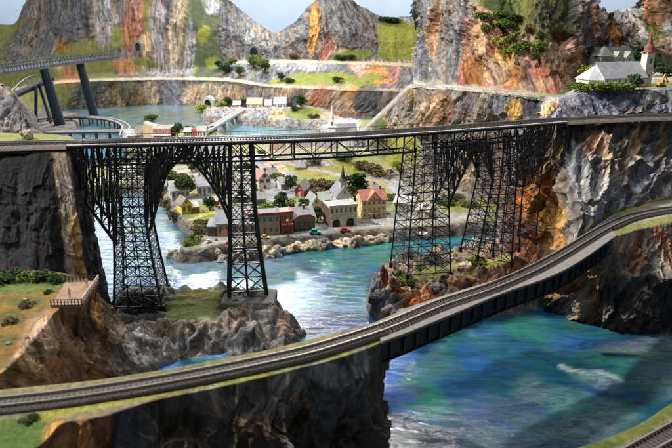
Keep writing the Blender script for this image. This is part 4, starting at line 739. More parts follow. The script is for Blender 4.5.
class Pl:
    def __init__(s, px0): s.o, s.t, s.n = vat(px0)
    def pt(s, px, py, side=0, k=.05, w0=.6):
        rr_ = np.array(ray(px, py)); o = s.o-np.array((0, 0, H)); t = (o@s.n)/(rr_@s.n); p = rr_*t+np.array((0, 0, H))
        return p+s.n*side*(w0+k*max(0, 9.2-p[2]))
def interp(poly, f):
    y0, y1 = poly[0][1], poly[-1][1]; y = y0+(y1-y0)*f
    ys = [p[1] for p in poly]; xs_ = [p[0] for p in poly]; return (float(np.interp(y, ys, xs_)), y)
def tower(px0, left, right, n, lw=.15, bw=.045, mids=(.5,), k=.06, w0=.6, dens=1):
    pl = Pl(px0); legs = {}; brm = MB(); cols = [0]+list(mids)+[1]
    def P_(f, c, side):
        a, b = interp(left, f), interp(right, f); return pl.pt(a[0]*(1-c)+b[0]*c, a[1]*(1-c)+b[1]*c, side, k, w0)
    lv = [i/n for i in range(n+1)]
    for side in (-1, 1):
        for c in cols:
            w = lw if c in (0, 1) else lw*.45; mb = MB() if c in (0, 1) else brm
            for a, b in zip(lv, lv[1:]): mb.beam(P_(a, c, side), P_(b, c, side), w)
            if c in (0, 1):
                q = P_(1, c, side); mb.beam(q+np.array((0, 0, .06)), q-np.array((0, 0, .25)), w*2.2); mb.build('leg', 'black_steel', V, world=True)
        for i, (a, b) in enumerate(zip(lv, lv[1:])):
            brm.beam(P_(b, 0, side), P_(b, 1, side), bw*1.25)
            for c0, c1 in zip(cols, cols[1:]):
                brm.beam(P_(a, c0, side), P_(b, c1, side), bw*.8); brm.beam(P_(a, c1, side), P_(b, c0, side), bw*.8)
            if dens > 1: m = (a+b)/2; brm.beam(P_(m, 0, side), P_(m, 1, side), bw*.8)
    for c in (0, 1):
        for a, b in zip(lv, lv[1:]):
            brm.beam(P_(b, c, -1), P_(b, c, 1), bw*1.2); brm.beam(P_(a, c, -1), P_(b, c, 1), bw*.8); brm.beam(P_(a, c, 1), P_(b, c, -1), bw*.8)
    brm.build('bracing', 'black_steel', V, world=True)
def arm(px0, low, top, nseg, w=.11, bw=.05, k=.02, hor=(), extra=1):
    """cantilever arm: lower chord polyline (root to tip), top line y at both ends"""
    pl = Pl(px0); br = MB(); low = crom(np.array([(a, b, 0) for a, b in low]), nseg+1)[:, :2]
    for side in (-1, 1):
        pts = [pl.pt(a, b, side, k) for a, b in low]; tops = [pl.pt(a, top[0]+(top[1]-top[0])*i/nseg, side, k) for i, (a, b) in enumerate(low)]
        mb = MB(); [mb.beam(pts[i], pts[i+1], w) for i in range(nseg)]; mb.build('arm_chord', 'black_steel', V, world=True)
        for i in range(nseg):
            br.beam(pts[i], tops[i], bw*1.3); br.beam(pts[i], tops[i+1], bw); br.beam(tops[i], pts[i+1], bw)
            for e in range(extra):
                f = (e+1)/(extra+1); br.beam(pts[i]*(1-f)+tops[i]*f, pts[i+1]*(1-f)+tops[i+1]*f, bw)
    for i in range(nseg+1):
        a = pl.pt(low[i][0], low[i][1], -1, k); b = pl.pt(low[i][0], low[i][1], 1, k); br.beam(a, b, bw*1.2)
        if i < nseg: br.beam(a, pl.pt(low[i+1][0], low[i+1][1], 1, k), bw*.8)
    br.build('arm_bracing', 'black_steel', V, world=True)
tower(136, [(112,146),(114,180),(117,212),(119,255),(119,296)], [(150,146),(147,180),(148,212),(156,255),(165,295)], 16, lw=.10, bw=.038, mids=(.3, .62), w0=.7, k=.09)
tower(240, [(230,145),(230,200),(230,250),(229,299)], [(252,145),(254,200),(260,250),(267,297)], 11, lw=.19, mids=(.5,), w0=.55, k=.06)
tower(424, [(410,146),(406,190),(402,230),(399,269)], [(441,142),(441,190),(441,230),(441,266)], 14, lw=.08, bw=.032, mids=(.3, .65), w0=.62, k=.05)
tower(492, [(480,140),(485,176),(477,215),(469,252)], [(512,134),(508,184),(505,222),(502,258)], 13, lw=.085, bw=.032, mids=(.35, .7), w0=.6, k=.035)
tower(524, [(514,134),(516,170),(513,205),(510,244)], [(538,130),(534,165),(530,200),(527,236)], 8, lw=.07, bw=.03, mids=(), w0=.6, k=.03)
arm(110, [(119,240),(106,222),(92,203),(82,188),(78,170),(76,152)], (146,147), 9, extra=3, w=.12)
arm(160, [(149,234),(156,208),(163,184),(170,168),(182,156),(194,151)], (146,144), 8, extra=2, w=.12)
arm(210, [(230,218),(221,197),(212,182),(200,166),(188,156),(176,151)], (145,144), 8, extra=1, w=.12)
arm(455, [(442,202),(450,184),(458,168),(465,154),(470,146)], (142,139), 6, extra=2, w=.10)
arm(478, [(486,180),(482,168),(476,156),(471,146)], (138,139), 4, extra=1, w=.11)
arm(528, [(510,184),(519,183),(528,170),(536,154),(544,142)], (134,127), 5, extra=2, w=.07)
# shallow deck truss
TZ, BZ = -.2, -1.02
def tru(a, b, dz, mname='truss'):
    idx = [i for i in range(0, len(SP), 7) if a <= SPX[i] <= b]
    for sg in (-1, 1):
        mb = MB(); Q = SP[idx[0]:idx[-1]+1]; q = SN[idx[0]:idx[-1]+1]; ribbon(mb, Q, q, sg*.58-.05, sg*.58+.05, dz-.05, dz+.06)
        for j, i in enumerate(idx):
            p = SP[i]+SN[i]*sg*.58; u = lambda z: (p[0], p[1], p[2]+z)
            mb.beam(u(dz), u(TZ), .085 if j % 2 == 0 else .05)
            if j+1 < len(idx):
                p2 = SP[idx[j+1]]+SN[idx[j+1]]*sg*.58
                if j % 2: mb.beam(u(dz), (p2[0], p2[1], p2[2]+TZ), .04)
                else: mb.beam(u(TZ), (p2[0], p2[1], p2[2]+dz), .04)
        mb.build(mname, 'black_steel', V, world=True)
    mb = MB()
    for i in idx: a_, b_2 = SP[i]+SN[i]*.58, SP[i]-SN[i]*.58; mb.beam((a_[0], a_[1], a_[2]+dz), (b_2[0], b_2[1], b_2[2]+dz), .06)
    mb.build('cross_beams', 'black_steel', V, world=True)
tru(246, 414, BZ); tru(76, 254, BZ-.0); tru(410, 552, -.9)
# ---- concrete footings on the island
for (a, b, z, lab) in ((142,297,1.25,'rubble stone footing under the leaning left tower'), (249,299,1.45,'pale stone footing under the second tower')):
    c = Z(a, b, z); mb = MB(); mb.box(-1.35, 1.35, -.8, 1.1, -.5, .12)
    o = mb.build('tower_footing', mc((.24, .225, .21), .9, bump=.5), None, bevel=.08); o.location = c; tag(o, lab, 'footing')
# ---- high girder bridge at the upper left
hp = [Z(-70,80,9.), Z(0,70.5,9.), Z(56,62.5,9.), Z(112,56,9.)]
P, _ = path(hp, .5); T_, Nn = frames(P)
r = empty('high_bridge', Z(62,128,0), 0, 'high dark lattice sided bridge on two leaning piers at the upper left', 'bridge')
mb = MB(); ribbon(mb, P, Nn, -1.4, 1.4, -.2, -.05); mb.build('deck', 'dark_steel', r, world=True)
for sg in (-1, 1):
    mb = MB(); ribbon(mb, P, Nn, sg*1.4-.07, sg*1.4+.07, .55, .66); ribbon(mb, P, Nn, sg*1.4-.10, sg*1.4+.10, -.42, -.2)
    for i in range(0, len(P)-2, 2):
        p, q = P[i]+Nn[i]*sg*1.4, P[i+2]+Nn[i+2]*sg*1.4; mb.beam(p-np.array((0, 0, .3)), p+np.array((0, 0, .6)), .10)
        mb.beam(p-np.array((0, 0, .3)), q+np.array((0, 0, .6)), .07)
    mb.build('side_truss', mc((.045, .05, .06), .5), r, world=True)
for (a, b, a2, b2, w) in ((44,68,62,129,1.25), (80,64,95,116,1.2)):
    q = Z(a2, b2, 0); d = q[1]; p = Y(a, b, d-1); mb = MB(); mb.tube(p, (q[0], q[1], -.6), w*.52, w*.62, 10); mb.build('pier', mc((.022, .03, .045), .5), r, world=True)
# ---- little trestle under it
r = empty('small_trestle', Y(30,122,96), 0, 'small arched trestle on thin black legs at the left edge', 'bridge')
a, b = np.array(Y(11,97,90)), np.array(Y(50,79,101)); mb = MB(); mb.beam(a, b, 1.3, .45); mb.build('deck', 'dark_steel', r, world=True)
mb = MB(); ax = [(a*(1-t)+b*t)+np.array((0, -.4, .4+math.sin(math.pi*t)*1.1)) for t in np.linspace(0, 1, 9)]
for p, q in zip(ax, ax[1:]): mb.beam(p, q, .16)
for i, p in enumerate(ax): mb.beam(p, (a*(1-i/8)+b*i/8), .1)
mb.build('arch', mc((.5, .5, .5)), r, world=True)
for (x0, y0, x1, y1) in ((14,97,27,126), (36,86,36,123), (39,84,51,123)):
    mb = MB(); mb.beam(Y(x0, y0, 95), Y(x1, y1, 95), .34); mb.build('leg', 'black_steel', r, world=True)
# ---- low trestles curving over the lake
for lab, pts in (('low curved black trestle skirting the back of the lake', [(26,120),(50,117.5),(80,117),(104,118.5),(119,122),(126,127),(124,131)]), ('low straight black trestle just above the viaduct track', [(30,132.5),(60,132),(95,131.5),(132,131)])):
    P, _ = path(zz([(a, b, 1.1) for a, b in pts]), .4); T_, Nn = frames(P)
    r = empty('low_trestle', tuple(P[0]), 0, lab, 'bridge', 'low trestles on the lake'); mb = MB(); ribbon(mb, P, Nn, -.5, .5, -.2, .0); mb.build('deck', 'dark_steel', r, world=True)
    for i in range(0, len(P), 4):
        mb = MB(); p, p2 = P[i]+Nn[i]*-.4, P[i]+Nn[i]*.4
        for q in (p, p2): mb.beam((q[0], q[1], q[2]-.1), (q[0], q[1], -.4), .16)
        mb.beam((p[0], p[1], p[2]-.24), (p2[0], p2[1], p2[2]-.24), .14); mb.build('pile_bent', 'black_steel', r, world=True)
    for s in (-.45, .45):
        mb = MB(); ribbon(mb, P, Nn, s-.08, s+.08, 0, .14); mb.build('rail', mc((.30, .27, .25)), r, world=True)
# ---- white road bridge over the lake arm
a, b = np.array(Z(205,133,1.2)), np.array(Z(243,110.5,1.3)); r = empty('road_bridge', tuple(a), 0, 'long white road bridge crossing the lake arm to the far houses', 'bridge')
mb = MB(); mb.beam(a, b, .8, .2); mb.build('road_slab', mc((.62, .60, .54)), r, world=True)
d = (b-a)/np.linalg.norm(b-a); nn = np.array((d[1], -d[0], 0))
for s in (-.42, .42): mb = MB(); mb.beam(a+nn*s+np.array((0,0,.2)), b+nn*s+np.array((0,0,.2)), .1, .3); mb.build('parapet', mc((.66, .64, .58)), r, world=True)
for t in (.2, .42, .64, .86): mb = MB(); p = a*(1-t)+b*t; mb.beam((p[0], p[1], 1.1), (p[0], p[1], -.5), .8, .3); mb.build('pillar', mc((.34, .34, .33)), r, world=True)
# ---- tunnel portals
def portal(px, py, y, w, h, label, sc_=(.34,.32,.29)):
    c = Y(px, py, y); r = empty('tunnel_portal', c, 0, label, 'tunnel portal'); mb = MB(); n = 10
    out = [(-w, 0)]+[(w*math.cos(math.pi-math.pi*i/n), h-w+w*math.sin(math.pi*i/n)) for i in range(n+1)]+[(w, 0)]
    inn = [(.62*x, .8*z) for x, z in out]; m = len(out); vs = [(x, 0, z) for x, z in out]+[(x, 0, z) for x, z in inn]+[(x, 2.2, z) for x, z in out]+[(x, 2.2, z) for x, z in inn]
    fs = [(i, i+1, m+i+1, m+i) for i in range(m-1)]+[(i, 2*m+i, 2*m+i+1, i+1) for i in range(m-1)]+[(m+i, m+i+1, 3*m+i+1, 3*m+i) for i in range(m-1)]
    mb.add(vs, fs); mb.build('stone_arch', mc(sc_), r)
    mb = MB(); mb.extr(inn, .25, .5); mb.build('dark_panel', mc((.008, .008, .01)), r)  # solid black panel, the tunnel's inner darkness put into its colour
portal(208, 110, 117, .95, 2.3, 'pale stone tunnel portal in the cliff left of the far houses', (.5,.48,.45))
portal(138, 51, 128, .8, 1.9, 'small tunnel portal high on the left mountain', (.15,.14,.13))
portal(254, 56, 128.5, 1.2, 2., 'dark tunnel mouth at the foot of the central grey mountain', (.16,.155,.15))
# ---- observation deck
zc = 5.25; cs = [Z(51,305,zc), Z(82,304.5,zc), Z(99,280,zc), Z(65.5,282,zc)]
r = empty('observation_deck', Z(66,300,5.0), 0, 'brown railed observation deck on props over the gorge at the left', 'viewing platform')
mb = MB(); mb.add(cs+[(x, y, z-.12) for x, y, z in cs], [(0,1,2,3),(7,6,5,4),(0,4,5,1),(1,5,6,2),(2,6,7,3),(3,7,4,0)]); mb.build('floor', mc((.23, .15, .10), .8), r, world=True)
for i, (w, m, nm_) in enumerate(((.03, 'dark_steel', 'railing'), (.07, None, 'railing'), (.03, 'dark_steel', 'railing'), (.02, 'dark_steel', 'railing'))):
    if i == 3: continue
    p, q = np.array(cs[i]), np.array(cs[(i+1) % 4]); mb = MB(); k = 9
    for h in (.10, .2): mb.beam(p+np.array((0,0,h)), q+np.array((0,0,h)), w if h > .2 else w*.7)
    for j in range(k+1): x = p+(q-p)*j/k; mb.beam(x-np.array((0,0,.05)), x+np.array((0,0,.2)), .028)
    mb.build(nm_, m or mc((.34, .27, .22)), r, world=True)
for (x, y, f, x2, y2, z2) in ((80,304,0,77,345,3.0), (91,292,0,84,333,3.0), (62,305,0,62,318,4.6), (96,284,0,92,320,3.)):
    a = Z(x, y, zc-.1); mb = MB(); q = Z(x2, y2, z2); mb.beam(a, (q[0], q[1]+.0, z2-.4), .08); mb.build('prop', mc((.16, .08, .045)), r, world=True)
# ================================================================= BUILDINGS
def wmesh(w, h, fr, col, arch=False):
    k = 'w%.2f_%.2f_%s_%s_%d' % (w, h, fr, col, arch)
    return k
def window(root, x, z, w, h, y=0, face='f', fc=(.6,.6,.56), W=None, D=None, cache={}):
    k = (round(w, 3), round(h, 3), fc)
    if k not in cache:
        mb = MB(); t = min(w, h)*.16; mb.box(-w/2-t*1.3, w/2+t*1.3, -.035, .03, -t, 0); mb.box(-w/2-t, w/2+t, -.02, .03, h, h+t); mb.box(-w/2-t, -w/2, -.02, .03, 0, h); mb.box(w/2, w/2+t, -.02, .03, 0, h); mb.box(-t*.3, t*.3, -.015, .03, 0, h)
        f = mb.build('window', mc(fc)); mb = MB(); mb.box(-w/2, w/2, -.006, .02, 0, h); p = mb.build('pane', 'glass'); p.parent = f
        cache[k] = (f, p); f.parent = root; nf, np_ = f, p
    else:
        f, p = cache[k]; nf = f.copy(); COL.objects.link(nf); nf.parent = root; np_ = p.copy(); COL.objects.link(np_); np_.parent = nf
    nf.location = (x, y, z); nf.rotation_euler = (0, 0, {'f': 0, 'r': math.pi/2, 'l': -math.pi/2}[face])
    return nf
def house(name, label, cat, x0, y0, x1, y1, zb, hpx, depth, roof='side', rh=.5, wall=(.6,.6,.56), rc=(.3,.3,.32), nx=3, ny=1, side=1, door=.5, dc=(.15,.08,.05), fc=(.52,.52,.5), ov=.1, chim=None, group=None, wallside=None, wz=.3, ww=.42, extra=None, Yd=None, gw=0, trim=None):
    P0, P1 = (np.array(Z(x0, y0, zb)), np.array(Z(x1, y1, zb))) if Yd is None else (np.array(Y(x0, y0, Yd[0])), np.array(Y(x1, y1, Yd[1])))
    W = np.linalg.norm((P1-P0)[:2]); c = (P0+P1)/2; c[2] = min(P0[2], P1[2]); rz = math.atan2(P1[1]-P0[1], P1[0]-P0[0]); Hh = hpx*upx(c); D = depth; c[2] -= .05; Hh += .05
    r = empty(name, tuple(c), rz, label, cat, group); r['W'] = W
    mw = mc(wall, .75, bump=.15) ; mb = MB()
    if roof == 'front': mb.extr([(-W/2, 0), (W/2, 0), (W/2, Hh), (0, Hh+rh), (-W/2, Hh)], 0, D)
    elif roof == 'side':
        mb.add([(-W/2,0,0),(-W/2,D,0),(-W/2,D,Hh),(-W/2,D/2,Hh+rh),(-W/2,0,Hh),(W/2,0,0),(W/2,D,0),(W/2,D,Hh),(W/2,D/2,Hh+rh),(W/2,0,Hh)], [(0,1,2,3,4),(9,8,7,6,5),(0,5,6,1),(1,6,7,2),(2,7,8,3),(3,8,9,4),(4,9,5,0)])
    else: mb.box(-W/2, W/2, 0, D, 0, Hh)
    mb.build('wall', mw, r)
    rc = tuple(.72*q for q in rc); mr = mc(rc, .8, stripe=('Z', 9., .75), bump=.15); mb = MB(); t = .06
    if roof == 'front':
        s = (rh)/(W/2); a = ov
        for sg in (-1, 1): mb.add([(0,-a,Hh+rh+.01),(sg*(W/2+a),-a,Hh-s*a+.01),(sg*(W/2+a),D+a,Hh-s*a+.01),(0,D+a,Hh+rh+.01),(0,-a,Hh+rh+t),(sg*(W/2+a),-a,Hh-s*a+t),(sg*(W/2+a),D+a,Hh-s*a+t),(0,D+a,Hh+rh+t)], [(0,1,2,3),(4,5,6,7),(0,1,5,4),(1,2,6,5),(2,3,7,6)])
    elif roof == 'side':
        s = rh/(D/2); a = ov
        for (y0_, y1_, z1_) in ((D/2, -a, Hh-s*a), (D/2, D+a, Hh-s*a)): mb.add([(-W/2-a,y0_,Hh+rh+.01),(-W/2-a,y1_,z1_+.01),(W/2+a,y1_,z1_+.01),(W/2+a,y0_,Hh+rh+.01),(-W/2-a,y0_,Hh+rh+t),(-W/2-a,y1_,z1_+t),(W/2+a,y1_,z1_+t),(W/2+a,y0_,Hh+rh+t)], [(0,1,2,3),(4,5,6,7),(0,1,5,4),(1,2,6,5),(3,0,4,7)])
    elif roof == 'hip':
        a = ov; k = min(W, D)/2*.9; mb.add([(-W/2-a,-a,Hh),(W/2+a,-a,Hh),(W/2+a,D+a,Hh),(-W/2-a,D+a,Hh),(-W/2+k,D/2,Hh+rh),(W/2-k,D/2,Hh+rh)], [(0,1,5,4),(1,2,5),(2,3,4,5),(3,0,4),(3,2,1,0)])
    elif roof == 'shed':
        mb.add([(-W/2-.03,-.06,Hh+.02),(W/2+.03,-.06,Hh+.02),(W/2+.03,D,Hh+rh),(-W/2-.03,D,Hh+rh),(-W/2-.03,-.06,Hh+.08),(W/2+.03,-.06,Hh+.08),(W/2+.03,D,Hh+rh+.06),(-W/2-.03,D,Hh+rh+.06)], [(0,1,2,3),(4,5,6,7),(0,1,5,4),(1,2,6,5),(2,3,7,6),(3,0,4,7)])
    else:
        mb.box(-W/2+.05, W/2-.05, .06, D-.05, Hh+.002, Hh+.04)
    rf = mb.build('roof', mr, r)
    if roof == 'flat':
        mb = MB(); pc = trim or wall; mb.box(-W/2-.05, W/2+.05, -.06, .055, Hh-.06, Hh+.14); mb.box(-W/2-.05, -W/2+.045, .056, D, Hh-.04, Hh+.1); mb.box(W/2-.045, W/2+.05, .056, D, Hh-.04, Hh+.1); mb.build('cornice', mc(pc), r)
    if chim is not None:
        mb = MB(); cx, cy = chim; zt = Hh+(rh if roof != 'flat' else 0)+.22; mb.box(cx*W/2-.07, cx*W/2+.07, cy*D-.07, cy*D+.07, Hh, zt); mb.box(cx*W/2-.09, cx*W/2+.09, cy*D-.09, cy*D+.09, zt, zt+.04); mb.build('chimney', mc((.30, .14, .10)), rf)
    fh = Hh/ny; w = W/nx*ww; h = fh*.46
    for j in range(ny):
        for i in range(nx):
            xx = -W/2+W*(i+.5)/nx
            if j == 0 and door is not None and abs(xx-(door-.5)*W) < w*1.1: continue
            window(r, xx, j*fh+fh*wz, w, h, 0, 'f', fc)
        for sd in ((1, -1) if side == 2 else (side,)):
            if side: 
                for q in (.28, .72): window(r, sd*W/2, j*fh+fh*wz, min(w, D*.2), h, D*q, 'r' if sd > 0 else 'l', fc)
    if roof == 'front' or gw: window(r, 0, Hh+rh*.2, w*.7, rh*.38, 0, 'f', fc)
    if door is not None:
        mb = MB(); dx = (door-.5)*W; mb.box(dx-w*.4, dx+w*.4, -.03, .02, 0, fh*.72); mb.build('door', mc(dc), r)
    return r, W, Hh
cream = (.66,.63,.52); white = (.56,.56,.54)
# waterfront row
house('store_building','tan two storey store with dark red cornice beside the second viaduct tower','store',250,236,280,234,.9,21,1.5,'flat',wall=(.36,.31,.25),rc=(.34,.33,.33),nx=5,ny=2,trim=(.22,.07,.06),fc=(.5,.46,.38),side=1)
r,W,Hh=house('store_building','orange red narrow store with balcony between the tan and the brown stores','store',281,233,293,232,.9,20,1.4,'flat',wall=(.55,.17,.08),rc=(.40,.38,.38),nx=3,ny=2,trim=(.42,.10,.05),fc=(.5,.25,.15),side=1)
mb=MB(); mb.box(-W/2,W/2,-.28,-.01,Hh*.46,Hh*.50); [mb.beam((x,-.26,0),(x,-.26,Hh*.46),.04) for x in (-W/2+.04,0,W/2-.04)]; mb.build('porch',mc((.45,.16,.09)),r)
r,W,Hh=house('store_building','brown brick shop with broad grey roof right of the orange store','store',294,231,315,229,.9,12,2.0,'side',.55,wall=(.13,.085,.07),rc=(.33,.33,.36),nx=4,ny=1,fc=(.4,.38,.36),side=1,chim=(.2,.4))
mb=MB(); mb.extr([(-W/2,Hh*.8),(W/2,Hh*.8),(W/2,Hh*1.1),(W/4,Hh*1.35),(-W/4,Hh*1.35),(-W/2,Hh*1.1)],-.16,-.11); mb.build('sign_board',mc((.22,.13,.08)),r)
# fire station with two arches
r,W,Hh=house('fire_station','cream fire station with two dark arched doors and brick side wall','fire station',330,227,357,224.5,.9,20,1.7,'flat',wall=cream,rc=(.42,.41,.42),nx=6,ny=2,door=None,trim=(.60,.56,.42),fc=(.45,.42,.32),side=0,wz=.42,ww=.36)
for c in [c for c in kids(r) if c.name.startswith('window') and c.location.z < Hh*.45]:
    for g in kids(c): bpy.data.objects.remove(g)
    bpy.data.objects.remove(c)
for x in (-.27,.25):
    n=10; rr_=W*.135; mb=MB(); pts=[(x*W-rr_,0)]+[(x*W+rr_*math.cos(math.pi-math.pi*i/n),Hh*.30+rr_*.7*math.sin(math.pi*i/n)) for i in range(n+1)]+[(x*W+rr_,0)]; mb.extr(pts,-.03,.02); d=mb.build('arched_door',mc((.02,.022,.02)),r)
    mb=MB(); 
    for i in range(n): a,b=pts[i+1],pts[i+2]; mb.beam((a[0],-.03,a[1]),(b[0],-.03,b[1]),.06)
    mb.build('arch_trim',mc((.66,.61,.46)),d)
mb=MB(); mb.box(-W/2-.03,-W/2-.002,.03,1.68,0,Hh-.07); mb.build('brick_side',mc((.17,.07,.055)),r)
mb=MB(); mb.box(-W/2,W/2,-.05,-.012,Hh*.53,Hh*.58); mb.build('string_course',mc((.5,.45,.34)),r)
# chapel
r,W,Hh=house('chapel','white chapel with grey roof and dark pointed steeple behind the fire station','church',337,214,352,213,.9,18,2.2,'front',.75,wall=white,rc=(.26,.27,.31),nx=3,ny=1,door=None,fc=(.45,.45,.45),side=2,ww=.3)
mb=MB(); mb.box(-.26,.26,.3,.82,Hh+.4,Hh+1.05); t=mb.build('belfry',mc(white),r)
mb=MB(); mb.lathe([(.36,Hh+1.05),(.2,Hh+1.25),(.10,Hh+1.8),(.01,Hh+2.35)],8,(0,.56,0),math.pi/8); mb.build('steeple',mc((.035,.035,.045)),t)
# hotel
r,W,Hh=house('hotel','yellow three storey hotel with red tiled roof right of the fire station','hotel',362,218.5,386,216.5,.9,18,1.6,'side',.62,wall=(.70,.57,.28),rc=(.52,.20,.15),nx=5,ny=3,fc=(.70,.66,.5),side=2,chim=(.75,.5),ww=.4,wz=.3)
mb=MB(); mb.extr([(-.42,Hh),(.42,Hh),(.42,Hh+.1),(0,Hh+.62),(-.42,Hh+.1)],-.03,.6); g=mb.build('gable',mc((.70,.57,.28)),r); window(r,0,Hh+.08,.12,.18,-.03,'f',(.7,.66,.5))
mb=MB(); [mb.add([(0,-.08,Hh+.64),(s*.5,-.08,Hh+.02),(s*.5,.6,Hh+.02),(0,.6,Hh+.64),(0,-.08,Hh+.70),(s*.5,-.08,Hh+.08),(s*.5,.6,Hh+.08),(0,.6,Hh+.70)],[(0,1,2,3),(4,5,6,7),(0,1,5,4),(1,2,6,5),(3,0,4,7)]) for s in (-1,1)]; mb.build('gable_roof',mc((.52,.20,.15)),r)
mb=MB(); mb.box(-.45,.45,-.3,-.01,Hh*.3,Hh*.33); [mb.beam((x,-.28,0),(x,-.28,Hh*.3),.04) for x in (-.42,.42)]; mb.build('awning',mc((.25,.22,.08)),r)
# houses by the tower
r,W,Hh=house('village_house','grey roofed house with a pink arched shopfront just left of the second tower','house',217,236,238,235,.9,13,1.9,'side',.75,wall=(.40,.33,.27),rc=(.36,.38,.43),nx=3,ny=1,fc=(.5,.45,.4),side=2,chim=(-.7,.5),door=None)
n=8; mb=MB(); mb.extr([(-.1*W+W*.22*math.cos(math.pi-math.pi*i/n),.02+Hh*.62*math.sin(math.pi*i/n)) for i in range(n+1)],-.07,-.03); mb.build('shopfront_arch',mc((.62,.32,.22)),r)
house('lean_to_shed','small grey shed with a slanted roof left of the grey roofed house','shed',208,236,216.5,236,.9,9,1.0,'shed',.35,wall=(.10,.09,.08),rc=(.34,.37,.42),nx=1,ny=1,side=0,door=.7,fc=(.3,.3,.3))
r,_,_=house('village_house','small yellow house with a grey gable roof on the lawn','house',182,214,192,212.5,.9,9.5,1.25,'front',.42,wall=(.75,.62,.10),rc=(.30,.26,.22),nx=2,ny=1,side=1,door=None,fc=(.2,.14,.06),ww=.35)
house('brick_shed','low brick shed with pale roof attached beside the yellow house','shed',192.5,213,200,212,.9,5,.9,'shed',.22,wall=(.34,.14,.09),rc=(.50,.47,.42),nx=2,ny=1,side=0,door=None,fc=(.3,.16,.1))
r,_,_=house('village_house','white house with wide pale grey roof behind the small yellow house','house',172,200,190,198,.9,9.5,1.5,'side',.62,wall=white,rc=(.46,.46,.45),nx=4,ny=1,side=2,fc=(.35,.38,.42),gw=1)
house('village_house','white house with grey gable roof left of the second tower\'s top','house',198,196,212,195,.9,10,1.7,'side',.6,wall=(.62,.62,.60),rc=(.38,.38,.40),nx=3,ny=1,side=2,fc=(.22,.24,.27),chim=(.3,.5))
house('village_house','narrow cream house wedged behind the grey roofed white house','house',211,191,218,190,.9,14,1.1,'front',.5,wall=(.60,.57,.45),rc=(.38,.38,.38),nx=2,ny=2,side=1,fc=(.4,.38,.3),door=None)
house('brick_shed','low brick outbuilding beside the round tree on the lawn','shed',215,206,225,205,.9,4,.9,'shed',.18,wall=(.36,.17,.12),rc=(.42,.38,.34),nx=2,ny=1,side=0,door=None,fc=(.3,.2,.15))
r,_,_=house('village_house','white house with pink roof beside the grey street','house',259,189,271,187.5,.9,10,1.8,'front',.55,wall=(.68,.64,.60),rc=(.55,.25,.22),nx=2,ny=2,side=2,fc=(.12,.1,.1),chim=(.5,.4),ww=.5)
r,_,_=house('village_house','little red house with grey roof on the hillside','house',295,196,304,196.5,.9,6.5,1.9,'front',.55,wall=(.42,.07,.05),rc=(.42,.43,.43),nx=1,ny=1,side=2,fc=(.62,.58,.55),door=.5,ww=.3,dc=(.6,.5,.45))
house('village_house','pale yellow house with grey gable roof behind the brown shop','house',311,213.5,322,212.5,.9,8,1.7,'front',.7,wall=(.60,.55,.30),rc=(.36,.37,.38),nx=2,ny=1,side=1,fc=(.4,.38,.2),door=None)
house('village_house','white house with a green roof between the yellow house and the fire station','house',321,207,331,206,.9,7,1.5,'side',.45,wall=(.6,.62,.6),rc=(.36,.44,.40),nx=2,ny=1,side=2,fc=(.4,.42,.42),door=None)
r,_,_=house('kiosk','narrow red and white kiosk just left of the fire station','kiosk',326,214,330,213.5,.9,10,.5,'flat',wall=(.55,.10,.09),rc=(.6,.58,.55),nx=1,ny=2,side=0,door=None,trim=(.6,.55,.5))
house('bungalow','long pale bungalow with white roof right of the hotel','house',394,209,413,211,.9,7,1.6,'side',.35,wall=(.45,.46,.30),rc=(.68,.66,.62),nx=5,ny=1,side=2,fc=(.4,.4,.35))
house('village_house','grey roofed warehouse seen through the second tower','warehouse',233,203,252,201,.9,7,1.6,'side',.45,wall=(.44,.43,.41),rc=(.38,.39,.41),nx=4,ny=1,side=0)
house('village_house','white house with red trim between the tower legs by the waterfront','house',240,225,251,224,.9,10,1.2,'side',.4,wall=(.62,.60,.56),rc=(.50,.42,.36),nx=3,ny=2,side=0,fc=(.4,.08,.06))
house('village_house','low white house behind the tower near the pale street','house',238,185,250,184,.9,6,1.3,'side',.4,wall=(.58,.56,.5),rc=(.47,.45,.42),nx=3,ny=1,side=0,chim=(.3,.5))
house('village_house','brown roofed house just left of the pink roofed house','house',222,182,234,181,.9,8,1.4,'side',.55,wall=(.40,.36,.30),rc=(.25,.22,.2),nx=3,ny=1,side=0)
house('village_house','small beige house half hidden by the third tower','house',416,216,428,218,.9,7,1.3,'side',.4,wall=(.55,.50,.38),rc=(.60,.56,.5),nx=3,ny=1,side=1)
